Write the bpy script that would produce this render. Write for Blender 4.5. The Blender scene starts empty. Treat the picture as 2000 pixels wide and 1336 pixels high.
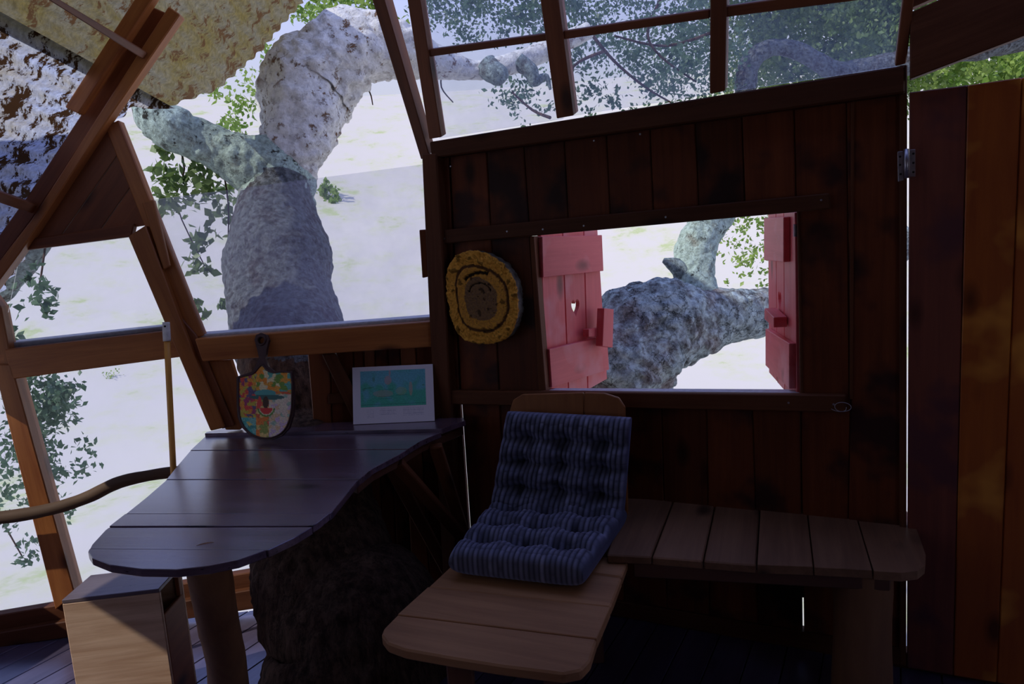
import bpy, bmesh, math, random
import numpy as np
from mathutils import Vector, Matrix, noise
random.seed(7); rng = np.random.default_rng(7)
S = bpy.context.scene
COL = S.collection
V = Vector
# ------------------------------------------------------------------ camera
PITCH, ROLL, FPX = math.radians(8), math.radians(4), 1400.0
F_ = V((0, math.cos(PITCH), -math.sin(PITCH)))
R0 = V((1, 0, 0)); U0 = V((0, math.sin(PITCH), math.cos(PITCH)))
R_ = R0*math.cos(ROLL) - U0*math.sin(ROLL)
U_ = R0*math.sin(ROLL) + U0*math.cos(ROLL)
CAM = V((0, 0, 1.5))
cd = bpy.data.cameras.new('camera'); cam = bpy.data.objects.new('camera', cd); COL.objects.link(cam)
cd.sensor_width = 36; cd.lens = 36*FPX/2000; cd.clip_start = 0.02; cd.clip_end = 500
m = Matrix((R_, U_, -F_)).transposed().to_4x4(); m.translation = CAM
cam.matrix_world = m; S.camera = cam
# ------------------------------------------------------------------ world, sun, exposure
S.view_settings.view_transform = 'Standard'; S.view_settings.look = 'None'
S.view_settings.gamma = 1.0; S.view_settings.exposure = 0.0
S.view_settings.use_curve_mapping = False
w = bpy.data.worlds.new('sky'); S.world = w; w.use_nodes = True
nt = w.node_tree; nt.nodes.clear()
tc = nt.nodes.new('ShaderNodeTexCoord'); sp = nt.nodes.new('ShaderNodeSeparateXYZ')
rp = nt.nodes.new('ShaderNodeValToRGB'); bg = nt.nodes.new('ShaderNodeBackground'); wo = nt.nodes.new('ShaderNodeOutputWorld')
nt.links.new(tc.outputs['Generated'], sp.inputs[0]); nt.links.new(sp.outputs['Z'], rp.inputs[0])
nt.links.new(rp.outputs[0], bg.inputs[0]); nt.links.new(bg.outputs[0], wo.inputs[0])
e = rp.color_ramp.elements
e[0].position = 0.0; e[0].color = (0.64, 0.64, 0.66, 1)
e[1].position = 1.0; e[1].color = (0.34, 0.42, 0.85, 1)
a = e.new(0.18); a.color = (0.63, 0.65, 0.76, 1)
a = e.new(0.28); a.color = (0.58, 0.64, 0.96, 1)
a = e.new(0.42); a.color = (0.46, 0.56, 1.15, 1)
bg.inputs[1].default_value = 1.0
sd = bpy.data.lights.new('sun', 'SUN'); so = bpy.data.objects.new('sun', sd); COL.objects.link(so)
sd.energy = 2.8; sd.angle = math.radians(0.6); sd.color = (1.0, 0.95, 0.84)
SUN = V((-0.72, -0.32, 0.62)).normalized()
so.rotation_euler = SUN.to_track_quat('Z', 'Y').to_euler(); so.location = (0, 0, 12)

# ------------------------------------------------------------------ helpers
def ray(x, y): return F_*FPX + R_*(x-1000) + U_*(668-y)
def onz(x, y, z):
    d = ray(x, y); return CAM + d*((z-1.5)/d.z)
def onp(x, y, P, n):
    d = ray(x, y); return CAM + d*((P-CAM).dot(n)/d.dot(n))
def dep(x, y, Y):
    d = ray(x, y); return CAM + d*(Y/d.y)
class Plane:
    """a vertical or tilted plane of the building; at(x, y, off) is the point of it that a photo pixel shows, off metres into the room"""
    def __init__(s, P, n): s.P = P; s.n = n.normalized()
    def at(s, x, y, off=0.0): return onp(x, y, s.P + s.n*off, s.n)
P0 = onz(880, 1145, 0); A1 = onz(1650, 1283, 0); B1 = onz(60, 1245, 0)
nA = (A1-P0).cross(V((0, 0, 1))).normalized()
if nA.dot(CAM-P0) < 0: nA = -nA
nB = (P0-B1).cross(V((0, 0, 1))).normalized()
if nB.dot(CAM-P0) < 0: nB = -nB
PA = Plane(P0, nA); PB = Plane(P0, nB)
dA = (A1-P0).normalized(); dB = (P0-B1).normalized()
u0 = PA.at(845, 275); u1 = PA.at(1760, 125)
lean = ray(1429, 3145).normalized()
nU = (u1-u0).cross(lean).normalized()
if nU.dot(CAM-u0) < 0: nU = -nU
PU = Plane(u0, nU)

WM = {}
def setw(o, mw, parent=None):
    WM[o.name] = mw.copy()
    if parent is not None:
        o.parent = parent; o.matrix_basis = WM[parent.name].inverted() @ mw
    else: o.matrix_basis = mw
def tag(o, label=None, cat=None, group=None, kind=None):
    if label: o['label'] = label
    if cat: o['category'] = cat
    if group: o['group'] = group
    if kind: o['kind'] = kind
    return o
def empty(name, loc, label=None, cat=None, group=None, kind=None, parent=None):
    o = bpy.data.objects.new(name, None); COL.objects.link(o); o.empty_display_size = 0.1
    setw(o, Matrix.Translation(loc), parent); return tag(o, label, cat, group, kind)
def link_bm(name, bm, mat, parent=None, frame=None, smooth=False):
    """bm holds world coordinates; frame = (origin, xdir, zdir) gives the object's own axes"""
    if frame is None:
        c = V((0, 0, 0))
        for v in bm.verts: c += v.co
        c /= max(1, len(bm.verts)); mw = Matrix.Translation(c)
    else:
        o_, x_, z_ = frame; x_ = x_.normalized(); y_ = z_.cross(x_).normalized(); z2 = x_.cross(y_)
        mw = Matrix((x_, y_, z2)).transposed().to_4x4(); mw.translation = o_
    bm.transform(mw.inverted())
    me = bpy.data.meshes.new(name); bm.to_mesh(me); bm.free()
    if smooth: me.polygons.foreach_set('use_smooth', [True]*len(me.polygons))
    o = bpy.data.objects.new(name, me); COL.objects.link(o)
    for mm in (mat if isinstance(mat, (list, tuple)) else [mat]): me.materials.append(mm)
    setw(o, mw, parent); return o
def prism_bm(pts, ext, bev=0.003, bm=None):
    """closed prism: pts is a flat loop, ext the vector to its other face"""
    own = bm is None
    b = bmesh.new()
    a_ = [b.verts.new(p) for p in pts]; c_ = [b.verts.new(p+ext) for p in pts]
    n = len(pts); b.faces.new(a_); b.faces.new(c_[::-1])
    for i in range(n): b.faces.new((a_[i], c_[i], c_[(i+1) % n], a_[(i+1) % n])[::-1])
    bmesh.ops.recalc_face_normals(b, faces=b.faces)
    if bev: bmesh.ops.bevel(b, geom=list(b.edges), offset=bev, segments=1, affect='EDGES', clamp_overlap=True)
    if own: return b
    me = bpy.data.meshes.new('t'); b.to_mesh(me); b.free(); bm.from_mesh(me); bpy.data.meshes.remove(me); return bm
def board(name, plane, px, th, mat, parent=None, off=0.0, bev=0.003, axis=None, jit=0.0):
    """a board whose room-side face fills the photo outline px on the plane (lifted off metres into the room), th thick"""
    o_ = off + (random.uniform(-jit, jit) if jit else 0)
    pts = [plane.at(x, y, o_) for x, y in px]
    bm = prism_bm(pts, -plane.n*th, bev)
    if axis is None:
        L = [(pts[(i+1) % len(pts)]-pts[i]) for i in range(len(pts))]
        axis = max(L, key=lambda q: q.length)
    c = sum(pts, V((0, 0, 0)))/len(pts)
    return link_bm(name, bm, mat, parent, (c, axis, plane.n))
def beam(name, p, q, wdt, hgt, up, mat, parent=None, bev=0.004):
    """square timber from p to q"""
    x = (q-p).normalized(); y = up.cross(x).normalized(); z = x.cross(y)
    pts = [p + y*(wdt/2)*s + z*(hgt/2)*t for s, t in ((-1, -1), (1, -1), (1, 1), (-1, 1))]
    return link_bm(name, prism_bm(pts, q-p, bev), mat, parent, ((p+q)/2, x, z))
def clip2(poly, a, b, keep):
    """keep the part of a flat polygon (x, y) on one side of line a-b"""
    def s(p): return ((b.x-a.x)*(p.y-a.y)-(b.y-a.y)*(p.x-a.x))*keep
    out = []
    for i in range(len(poly)):
        p, q = poly[i], poly[(i+1) % len(poly)]; sp_, sq = s(p), s(q)
        if sp_ >= 0: out.append(p)
        if (sp_ > 0) != (sq > 0) and abs(sp_-sq) > 1e-12: out.append(p.lerp(q, sp_/(sp_-sq)))
    return out
def shift_line(a, b, d):
    n = V((-(b.y-a.y), b.x-a.x, 0)).normalized(); return a+n*d, b+n*d
def smooth_loop(pts, k=2):
    for _ in range(k):
        o = []
        for i in range(len(pts)):
            p, q = pts[i], pts[(i+1) % len(pts)]; o += [p.lerp(q, .25), p.lerp(q, .75)]
        pts = o
    return pts
def catmull(P, n):
    out = []
    for i in range(len(P)-1):
        p0 = P[max(i-1, 0)]; p1 = P[i]; p2 = P[i+1]; p3 = P[min(i+2, len(P)-1)]
        for k in range(n):
            t = k/n
            out.append([0.5*(2*b+(c-a_)*t+(2*a_-5*b+4*c-d)*t*t+(3*b-a_-3*c+d)*t**3) for a_, b, c, d in zip(p0, p1, p2, p3)])
    out.append(list(P[-1])); return out
def tube_bm(P, seg=10, nsub=6, amp=0.0, freq=3.0, cap=True, squash=None, amp2=0.0, freq2=14., seed=0.0):
    """P: list of (x, y, z, r); a limb with bark relief"""
    C = catmull([list(p) for p in P], nsub)
    bm = bmesh.new(); rings = []; prev = None
    so_ = V((seed*7.3, seed*3.1, seed*5.7))
    for i, c in enumerate(C):
        p = V(c[:3]); r = c[3]
        d = (V(C[min(i+1, len(C)-1)][:3])-V(C[max(i-1, 0)][:3])).normalized()
        if prev is None: n = d.orthogonal().normalized()
        else: n = (prev - d*prev.dot(d)).normalized()
        prev = n; b = d.cross(n); ring = []
        for k in range(seg):
            a_ = 2*math.pi*k/seg; dr = n*math.cos(a_)+b*math.sin(a_)
            rr = r
            if amp: 
                q = p+dr*r+so_
                rr += r*amp*noise.noise(q*freq)
                if amp2:
                    t = noise.noise(q*freq2); rr += r*amp2*(abs(t)*2-.5) + r*amp2*.5*noise.noise(q*freq2*2.7)
            ring.append(bm.verts.new(p+dr*rr))
        rings.append(ring)
    for i in range(len(rings)-1):
        for k in range(seg):
            bm.faces.new((rings[i][k], rings[i][(k+1) % seg], rings[i+1][(k+1) % seg], rings[i+1][k]))
    if cap:
        bm.faces.new(rings[0][::-1]); bm.faces.new(rings[-1])
    bmesh.ops.recalc_face_normals(bm, faces=bm.faces)
    return bm
def merge(bm, other):
    me = bpy.data.meshes.new('t'); other.to_mesh(me); other.free(); bm.from_mesh(me); bpy.data.meshes.remove(me)
def np_mesh(name, verts, faces, mat, parent=None, cols=None, smooth=False, origin=None):
    verts = np.asarray(verts, dtype=np.float32); faces = np.asarray(faces, dtype=np.int32)
    o0 = V(origin) if origin is not None else V(verts.mean(0).tolist())
    verts = verts - np.array(o0[:], dtype=np.float32)
    me = bpy.data.meshes.new(name); k = faces.shape[1]
    me.vertices.add(len(verts)); me.vertices.foreach_set('co', verts.ravel())
    me.loops.add(faces.size); me.loops.foreach_set('vertex_index', faces.ravel())
    me.polygons.add(len(faces)); me.polygons.foreach_set('loop_start', np.arange(0, faces.size, k, dtype=np.int32))
    me.update(calc_edges=True)
    if smooth: me.polygons.foreach_set('use_smooth', np.ones(len(faces), dtype=bool))
    if cols is not None:
        at = me.color_attributes.new('Col', 'FLOAT_COLOR', 'POINT')
        at.data.foreach_set('color', np.asarray(cols, dtype=np.float32).ravel())
    me.materials.append(mat)
    o = bpy.data.objects.new(name, me); COL.objects.link(o); setw(o, Matrix.Translation(o0), parent); return o

# ------------------------------------------------------------------ materials
def newmat(name):
    m_ = bpy.data.materials.new(name); m_.use_nodes = True
    t = m_.node_tree; t.nodes.clear(); out = t.nodes.new('ShaderNodeOutputMaterial')
    return m_, t, out
def nd(t, typ, **kw):
    n = t.nodes.new(typ)
    for k, v in kw.items():
        if k in n.inputs: n.inputs[k].default_value = v
        else: setattr(n, k, v)
    return n
def ramp(t, stops):
    n = t.nodes.new('ShaderNodeValToRGB'); el = n.color_ramp.elements
    el[0].position, el[0].color = stops[0][0], (*stops[0][1], 1)
    el[1].position, el[1].color = stops[-1][0], (*stops[-1][1], 1)
    for p, c in stops[1:-1]:
        q = el.new(p); q.color = (*c, 1)
    return n
def wood(name, dark, light, rough=0.45, grain=26, knots=True, stain=None, spec=0.5, var=0.35, bump=0.25, coat=0.0, axis='X', tint=None, specks=False, contrast=.45):
    m_, t, out = newmat(name); L = t.links.new
    tc_ = nd(t, 'ShaderNodeTexCoord'); oi = nd(t, 'ShaderNodeObjectInfo')
    add = nd(t, 'ShaderNodeVectorMath', operation='MULTIPLY_ADD')
    cx = nd(t, 'ShaderNodeCombineXYZ'); L(oi.outputs['Random'], cx.inputs[0]); L(oi.outputs['Random'], cx.inputs[1]); L(oi.outputs['Random'], cx.inputs[2])
    L(cx.outputs[0], add.inputs[0]); add.inputs[1].default_value = (37, 53, 71); L(tc_.outputs['Object'], add.inputs[2])
    sc = nd(t, 'ShaderNodeVectorMath', operation='MULTIPLY'); L(add.outputs[0], sc.inputs[0])
    sc.inputs[1].default_value = (1.1, grain, grain) if axis == 'X' else (grain, grain, 1.1)
    n1 = nd(t, 'ShaderNodeTexNoise', Scale=1.6, Detail=8.0, Roughness=0.65, Distortion=0.6); L(sc.outputs[0], n1.inputs['Vector'])
    sc2 = nd(t, 'ShaderNodeVectorMath', operation='MULTIPLY'); L(add.outputs[0], sc2.inputs[0])
    sc2.inputs[1].default_value = (1.5, 5, 5) if axis == 'X' else (5, 5, 1.5)
    n2 = nd(t, 'ShaderNodeTexNoise', Scale=1.5, Detail=3.0, Roughness=0.5); L(sc2.outputs[0], n2.inputs['Vector'])
    mixv = nd(t, 'ShaderNodeMix', data_type='FLOAT'); mixv.inputs[0].default_value = contrast
    L(n1.outputs[0], mixv.inputs[2]); L(n2.outputs[0], mixv.inputs[3])
    cr = ramp(t, [(0.33, dark), (0.66, light)]); L(mixv.outputs[0], cr.inputs[0]); col = cr.outputs[0]
    if knots:
        sk = nd(t, 'ShaderNodeVectorMath', operation='MULTIPLY'); L(add.outputs[0], sk.inputs[0])
        sk.inputs[1].default_value = (2.6, 5.5, 5.5) if axis == 'X' else (5.5, 5.5, 2.6)
        vo = nd(t, 'ShaderNodeTexVoronoi', Scale=1.0); L(sk.outputs[0], vo.inputs['Vector'])
        kr = ramp(t, [(0.06, (1, 1, 1)), (0.19, (0, 0, 0))]); L(vo.outputs['Distance'], kr.inputs[0])
        mk = nd(t, 'ShaderNodeMix', data_type='RGBA'); L(kr.outputs[0], mk.inputs[0]); L(col, mk.inputs[6])
        mk.inputs[7].default_value = (dark[0]*.35, dark[1]*.35, dark[2]*.35, 1); col = mk.outputs[2]
    if stain:
        n3 = nd(t, 'ShaderNodeTexNoise', Scale=4.5, Detail=3.0); L(add.outputs[0], n3.inputs['Vector'])
        r3 = ramp(t, [(0.52, (0, 0, 0)), (0.64, (1, 1, 1))]); L(n3.outputs[0], r3.inputs[0])
        ms = nd(t, 'ShaderNodeMix', data_type='RGBA'); L(r3.outputs[0], ms.inputs[0]); L(col, ms.inputs[6]); ms.inputs[7].default_value = (*stain, 1); col = ms.outputs[2]
    if specks:
        ss = nd(t, 'ShaderNodeVectorMath', operation='MULTIPLY'); L(add.outputs[0], ss.inputs[0])
        ss.inputs[1].default_value = (14, 55, 55)
        ns = nd(t, 'ShaderNodeTexNoise', Scale=1.0, Detail=3.0, Roughness=.6); L(ss.outputs[0], ns.inputs['Vector'])
        rs = ramp(t, [(0.66, (0, 0, 0)), (0.71, (1, 1, 1))]); L(ns.outputs[0], rs.inputs[0])
        mq = nd(t, 'ShaderNodeMix', data_type='RGBA'); L(rs.outputs[0], mq.inputs[0]); L(col, mq.inputs[6]); mq.inputs[7].default_value = (.01, .006, .006, 1); col = mq.outputs[2]
    hv = nd(t, 'ShaderNodeHueSaturation'); mr = nd(t, 'ShaderNodeMapRange'); L(oi.outputs['Random'], mr.inputs[0])
    mr.inputs[3].default_value = 1-var; mr.inputs[4].default_value = 1+var; L(mr.outputs[0], hv.inputs['Value']); L(col, hv.inputs['Color'])
    b = nd(t, 'ShaderNodeBsdfPrincipled', Roughness=rough); L(hv.outputs[0], b.inputs['Base Color'])
    b.inputs['Specular IOR Level'].default_value = spec
    if tint: b.inputs['Specular Tint'].default_value = (*tint, 1)
    if coat: b.inputs['Coat Weight'].default_value = coat; b.inputs['Coat Roughness'].default_value = 0.25
    bp = nd(t, 'ShaderNodeBump', Strength=bump, Distance=0.004); L(n1.outputs[0], bp.inputs['Height']); L(bp.outputs[0], b.inputs['Normal'])
    L(b.outputs[0], out.inputs[0]); return m_
def plain(name, col, rough=0.5, metal=0.0, bump=0.0, bscale=60, spec=0.5, vary=0.0):
    m_, t, out = newmat(name); L = t.links.new
    b = nd(t, 'ShaderNodeBsdfPrincipled', Roughness=rough, Metallic=metal); b.inputs['Specular IOR Level'].default_value = spec
    tc_ = nd(t, 'ShaderNodeTexCoord'); n1 = nd(t, 'ShaderNodeTexNoise', Scale=bscale, Detail=5.0); L(tc_.outputs['Object'], n1.inputs['Vector'])
    k = vary or 0.15
    cr = ramp(t, [(0.3, tuple(c*(1-k) for c in col)), (0.7, tuple(min(1, c*(1+k)) for c in col))]); L(n1.outputs[0], cr.inputs[0]); L(cr.outputs[0], b.inputs['Base Color'])
    if bump:
        bp = nd(t, 'ShaderNodeBump', Strength=bump, Distance=0.004); L(n1.outputs[0], bp.inputs['Height']); L(bp.outputs[0], b.inputs['Normal'])
    L(b.outputs[0], out.inputs[0]); return m_
def attrmat(name, rough=0.6, bump=0.0, bscale=80, spec=0.4):
    m_, t, out = newmat(name); L = t.links.new
    b = nd(t, 'ShaderNodeBsdfPrincipled', Roughness=rough); b.inputs['Specular IOR Level'].default_value = spec
    at = nd(t, 'ShaderNodeAttribute', attribute_name='Col'); L(at.outputs['Color'], b.inputs['Base Color'])
    if bump:
        tc_ = nd(t, 'ShaderNodeTexCoord'); n1 = nd(t, 'ShaderNodeTexNoise', Scale=bscale, Detail=6.0); L(tc_.outputs['Object'], n1.inputs['Vector'])
        bp = nd(t, 'ShaderNodeBump', Strength=bump, Distance=0.006); L(n1.outputs[0], bp.inputs['Height']); L(bp.outputs[0], b.inputs['Normal'])
    L(b.outputs[0], out.inputs[0]); return m_
def barkmat(name, base, lichen, amount=0.5, scale=9, crack=(0.02, 0.016, 0.012), lo=.45, hi=1.25, spots=False, zs=1.0):
    m_, t, out = newmat(name); L = t.links.new
    class _T: pass
    tc0 = nd(t, 'ShaderNodeTexCoord'); mz = nd(t, 'ShaderNodeVectorMath', operation='MULTIPLY'); L(tc0.outputs['Object'], mz.inputs[0]); mz.inputs[1].default_value = (1, 1, zs)
    tc_ = _T(); tc_.outputs = {'Object': mz.outputs[0]}
    n1 = nd(t, 'ShaderNodeTexNoise', Scale=scale, Detail=8.0, Roughness=0.7); L(tc_.outputs['Object'], n1.inputs['Vector'])
    n2 = nd(t, 'ShaderNodeTexNoise', Scale=scale*4, Detail=6.0, Roughness=0.7); L(tc_.outputs['Object'], n2.inputs['Vector'])
    vo = nd(t, 'ShaderNodeTexVoronoi', Scale=scale*2.6); vo.feature = 'DISTANCE_TO_EDGE'
    dn = nd(t, 'ShaderNodeVectorMath', operation='MULTIPLY_ADD'); L(n2.outputs['Color'], dn.inputs[0]); dn.inputs[1].default_value = (.12, .12, .12); L(tc_.outputs['Object'], dn.inputs[2]); L(dn.outputs[0], vo.inputs['Vector'])
    r1 = ramp(t, [(0.5-amount*.25-.04, (1, 1, 1)), (0.5-amount*.25+.14, (0, 0, 0))]); L(n1.outputs[0], r1.inputs[0])
    inv = nd(t, 'ShaderNodeMath', operation='SUBTRACT'); inv.inputs[0].default_value = 1; L(r1.outputs[0], inv.inputs[1])
    mx = nd(t, 'ShaderNodeMix', data_type='RGBA'); L(inv.outputs[0], mx.inputs[0]); mx.inputs[6].default_value = (*base, 1); mx.inputs[7].default_value = (*lichen, 1)
    r2 = ramp(t, [(0.36, (lo, lo, lo)), (0.62, (hi, hi, hi))]); L(n2.outputs[0], r2.inputs[0])
    mm = nd(t, 'ShaderNodeMix', data_type='RGBA', blend_type='MULTIPLY'); mm.inputs[0].default_value = 1; L(mx.outputs[2], mm.inputs[6]); L(r2.outputs[0], mm.inputs[7])
    r3 = ramp(t, [(0.0, (1, 1, 1)), (0.035, (0, 0, 0))]); L(vo.outputs['Distance'], r3.inputs[0])
    if spots:
        nv_ = nd(t, 'ShaderNodeTexNoise', Scale=scale*2.2, Detail=7.0, Roughness=0.75); L(tc_.outputs['Object'], nv_.inputs['Vector'])
        r3 = ramp(t, [(0.41, (1, 1, 1)), (0.455, (0, 0, 0))]); L(nv_.outputs[0], r3.inputs[0])
    n4 = nd(t, 'ShaderNodeTexNoise', Scale=scale*.7, Detail=2.0); L(tc_.outputs['Object'], n4.inputs['Vector'])
    r4 = ramp(t, [(0.42, (0, 0, 0)), (0.58, (1, 1, 1))]); L(n4.outputs[0], r4.inputs[0])
    ml = nd(t, 'ShaderNodeMath', operation='MULTIPLY'); L(r3.outputs[0], ml.inputs[0]); L(r4.outputs[0], ml.inputs[1])
    mc = nd(t, 'ShaderNodeMix', data_type='RGBA'); L(ml.outputs[0], mc.inputs[0]); L(mm.outputs[2], mc.inputs[6]); mc.inputs[7].default_value = (*crack, 1)
    b = nd(t, 'ShaderNodeBsdfPrincipled', Roughness=0.9); b.inputs['Specular IOR Level'].default_value = 0.2; L(mc.outputs[2], b.inputs['Base Color'])
    bp = nd(t, 'ShaderNodeBump', Strength=0.9, Distance=0.02); L(n2.outputs[0], bp.inputs['Height'])
    bp2 = nd(t, 'ShaderNodeBump', Strength=0.6, Distance=0.02, invert=True); L(r3.outputs[0], bp2.inputs['Height']); L(bp.outputs[0], bp2.inputs['Normal']); L(bp2.outputs[0], b.inputs['Normal'])
    L(b.outputs[0], out.inputs[0]); return m_
def leafmat(name, c1, c2):
    m_, t, out = newmat(name); L = t.links.new
    tc_ = nd(t, 'ShaderNodeTexCoord'); n1 = nd(t, 'ShaderNodeTexNoise', Scale=5.0, Detail=3.0); L(tc_.outputs['Object'], n1.inputs['Vector'])
    cr = ramp(t, [(0.35, c1), (0.65, c2)]); L(n1.outputs[0], cr.inputs[0])
    d = nd(t, 'ShaderNodeBsdfPrincipled', Roughness=0.45); L(cr.outputs[0], d.inputs['Base Color'])
    tr = nd(t, 'ShaderNodeBsdfTranslucent'); L(cr.outputs[0], tr.inputs[0])
    mx = nd(t, 'ShaderNodeMixShader'); mx.inputs[0].default_value = 0.4; L(d.outputs[0], mx.inputs[1]); L(tr.outputs[0], mx.inputs[2]); L(mx.outputs[0], out.inputs[0]); return m_
def glassmat(name, dust=0.08, dcol=(0.75, 0.78, 0.9), dscale=3.0, gloss=0.05):
    m_, t, out = newmat(name); L = t.links.new
    tr = nd(t, 'ShaderNodeBsdfTransparent'); tr.inputs[0].default_value = (.97, .98, .99, 1)
    gl = nd(t, 'ShaderNodeBsdfGlossy', Roughness=0.03)
    fr = nd(t, 'ShaderNodeFresnel', IOR=1.35); mr = nd(t, 'ShaderNodeMath', operation='MULTIPLY'); L(fr.outputs[0], mr.inputs[0]); mr.inputs[1].default_value = 0.9
    m1 = nd(t, 'ShaderNodeMixShader'); L(mr.outputs[0], m1.inputs[0]); L(tr.outputs[0], m1.inputs[1]); L(gl.outputs[0], m1.inputs[2])
    tc_ = nd(t, 'ShaderNodeTexCoord'); n1 = nd(t, 'ShaderNodeTexNoise', Scale=dscale, Detail=8.0, Roughness=0.7); L(tc_.outputs['Object'], n1.inputs['Vector'])
    rr = nd(t, 'ShaderNodeMapRange'); L(n1.outputs[0], rr.inputs[0]); rr.inputs[1].default_value = .3; rr.inputs[2].default_value = .7; rr.inputs[3].default_value = dust*.5; rr.inputs[4].default_value = dust*1.6
    df = nd(t, 'ShaderNodeBsdfDiffuse'); df.inputs[0].default_value = (*dcol, 1); tl = nd(t, 'ShaderNodeBsdfTranslucent'); tl.inputs[0].default_value = (*dcol, 1)
    m2 = nd(t, 'ShaderNodeMixShader'); m2.inputs[0].default_value = .6; L(df.outputs[0], m2.inputs[1]); L(tl.outputs[0], m2.inputs[2])
    m3 = nd(t, 'ShaderNodeMixShader'); L(rr.outputs[0], m3.inputs[0]); L(m1.outputs[0], m3.inputs[1]); L(m2.outputs[0], m3.inputs[2]); L(m3.outputs[0], out.inputs[0]); return m_
def sheetmat(name, base, blotch, spot, spotamt=0.5, trans=0.75):
    m_, t, out = newmat(name); L = t.links.new
    tc_ = nd(t, 'ShaderNodeTexCoord')
    s1 = nd(t, 'ShaderNodeVectorMath', operation='MULTIPLY'); L(tc_.outputs['Object'], s1.inputs[0]); s1.inputs[1].default_value = (1.0, 3.0, 1)
    n1 = nd(t, 'ShaderNodeTexNoise', Scale=2.6, Detail=8.0, Roughness=0.75); L(s1.outputs[0], n1.inputs['Vector'])
    n2 = nd(t, 'ShaderNodeTexNoise', Scale=38.0, Detail=6.0, Roughness=0.8); L(tc_.outputs['Object'], n2.inputs['Vector'])
    n3 = nd(t, 'ShaderNodeTexNoise', Scale=9.0, Detail=10.0, Roughness=0.75); L(tc_.outputs['Object'], n3.inputs['Vector'])
    r1 = ramp(t, [(0.4, base), (0.62, blotch)]); L(n1.outputs[0], r1.inputs[0])
    r2 = ramp(t, [(0.35, (.62, .62, .62)), (0.65, (1.2, 1.2, 1.2))]); L(n2.outputs[0], r2.inputs[0])
    mm = nd(t, 'ShaderNodeMix', data_type='RGBA', blend_type='MULTIPLY'); mm.inputs[0].default_value = 1; L(r1.outputs[0], mm.inputs[6]); L(r2.outputs[0], mm.inputs[7])
    th = 0.66-spotamt*.16
    r3 = ramp(t, [(th, (0, 0, 0)), (th+.025, (1, 1, 1))]); L(n3.outputs[0], r3.inputs[0])
    mx = nd(t, 'ShaderNodeMix', data_type='RGBA'); L(r3.outputs[0], mx.inputs[0]); L(mm.outputs[2], mx.inputs[6]); mx.inputs[7].default_value = (*spot, 1)
    df = nd(t, 'ShaderNodeBsdfPrincipled', Roughness=0.6); L(mx.outputs[2], df.inputs['Base Color']); tl = nd(t, 'ShaderNodeBsdfTranslucent'); L(mx.outputs[2], tl.inputs[0])
    m2 = nd(t, 'ShaderNodeMixShader'); m2.inputs[0].default_value = trans; L(df.outputs[0], m2.inputs[1]); L(tl.outputs[0], m2.inputs[2]); L(m2.outputs[0], out.inputs[0]); return m_

M = {}
M['wall'] = wood('dark_stained_wall_wood', (.080, .017, .005), (.170, .042, .012), .55, 24, stain=(.035, .011, .008), var=.3, spec=.25)
M['rail'] = wood('dark_rail_wood', (.085, .026, .010), (.16, .056, .024), .6, 22, spec=.2)
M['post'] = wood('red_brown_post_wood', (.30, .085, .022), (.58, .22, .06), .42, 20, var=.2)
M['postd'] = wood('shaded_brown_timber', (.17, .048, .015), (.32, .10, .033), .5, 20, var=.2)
M['door'] = wood('dark_door_wood', (.15, .040, .030), (.26, .075, .045), .4, 18, stain=(.12, .04, .045), var=.15)
M['doorlight'] = wood('orange_door_wood', (.36, .075, .015), (.58, .15, .022), .38, 12, stain=(.85, .33, .05), var=.1)
M['table'] = wood('worn_table_wood', (.060, .036, .050), (.18, .115, .165), .26, 22, spec=1.0, var=.12, bump=.18, coat=.9, tint=(.55, .58, 1.0), specks=True, contrast=.3)  # blue sky sheen put into the base colour and specular tint
M['tableedge'] = wood('table_edge_wood', (.10, .04, .025), (.2, .08, .045), .5, 10)
M['bench'] = wood('weathered_bench_wood', (.15, .066, .032), (.28, .14, .075), .6, 22, var=.15)
M['seat'] = wood('warm_seat_wood', (.30, .130, .055), (.50, .25, .115), .6, 18, var=.12)
M['floor'] = wood('sky_sheen_floor_wood', (.055, .042, .070), (.12, .10, .17), .30, 20, spec=1.0, var=.2, bump=.15, coat=.5, tint=(.5, .55, 1.0))  # the floor's blue is sky reflection put into base and tint
M['box'] = wood('pale_pine_wood', (.46, .25, .14), (.86, .60, .42), .5, 16, knots=False, var=.03, contrast=.35)
M['boxtop'] = wood('sky_sheen_box_top_wood', (.16, .11, .11), (.26, .20, .20), .32, 14, knots=False, spec=1.0, tint=(.45, .5, 1.0), specks=True)  # bluish sky sheen on the lid put into its colour and tint
M['log'] = wood('peeled_log_wood', (.16, .065, .03), (.30, .14, .06), .6, 9, axis='X', var=.1)
M['stick'] = wood('yellow_stick_wood', (.75, .32, .05), (.90, .45, .09), .4, 30, knots=False, var=.02)
M['branch'] = wood('grey_branch_wood', (.07, .04, .025), (.13, .08, .05), .7, 18, var=.1, spec=.2)
M['red'] = wood('faded_red_paint', (.60, .075, .085), (.78, .13, .14), .5, 20, var=.10, stain=(.72, .20, .22))
M['backrest'] = wood('orange_backrest_wood', (.22, .07, .015), (.36, .13, .032), .5, 14, knots=False, var=.05)
M['black'] = plain('black_hole', (.006, .006, .007), .8)
M['white'] = plain('white_plastic', (.85, .85, .87), .4)
M['ledge'] = plain('sky_lit_ledge', (.55, .57, .66), .6, bump=.3)  # sky light on the ledge tops put into the colour
M['steel'] = plain('zinc_steel', (.55, .55, .62), .35, metal=.9)
M['glass'] = glassmat('dusty_window_glass', .10, (.55, .66, 1.0))
M['glassc'] = glassmat('clean_window_glass', .03)
M['glassd'] = glassmat('hazy_window_glass', .12, (.68, .68, 1.0), 2.0)  # dust haze, tinted blue to carry the reflection on the pane
M['leather'] = plain('brown_leather_rim', (.06, .022, .022), .45, bump=.4)
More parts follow.
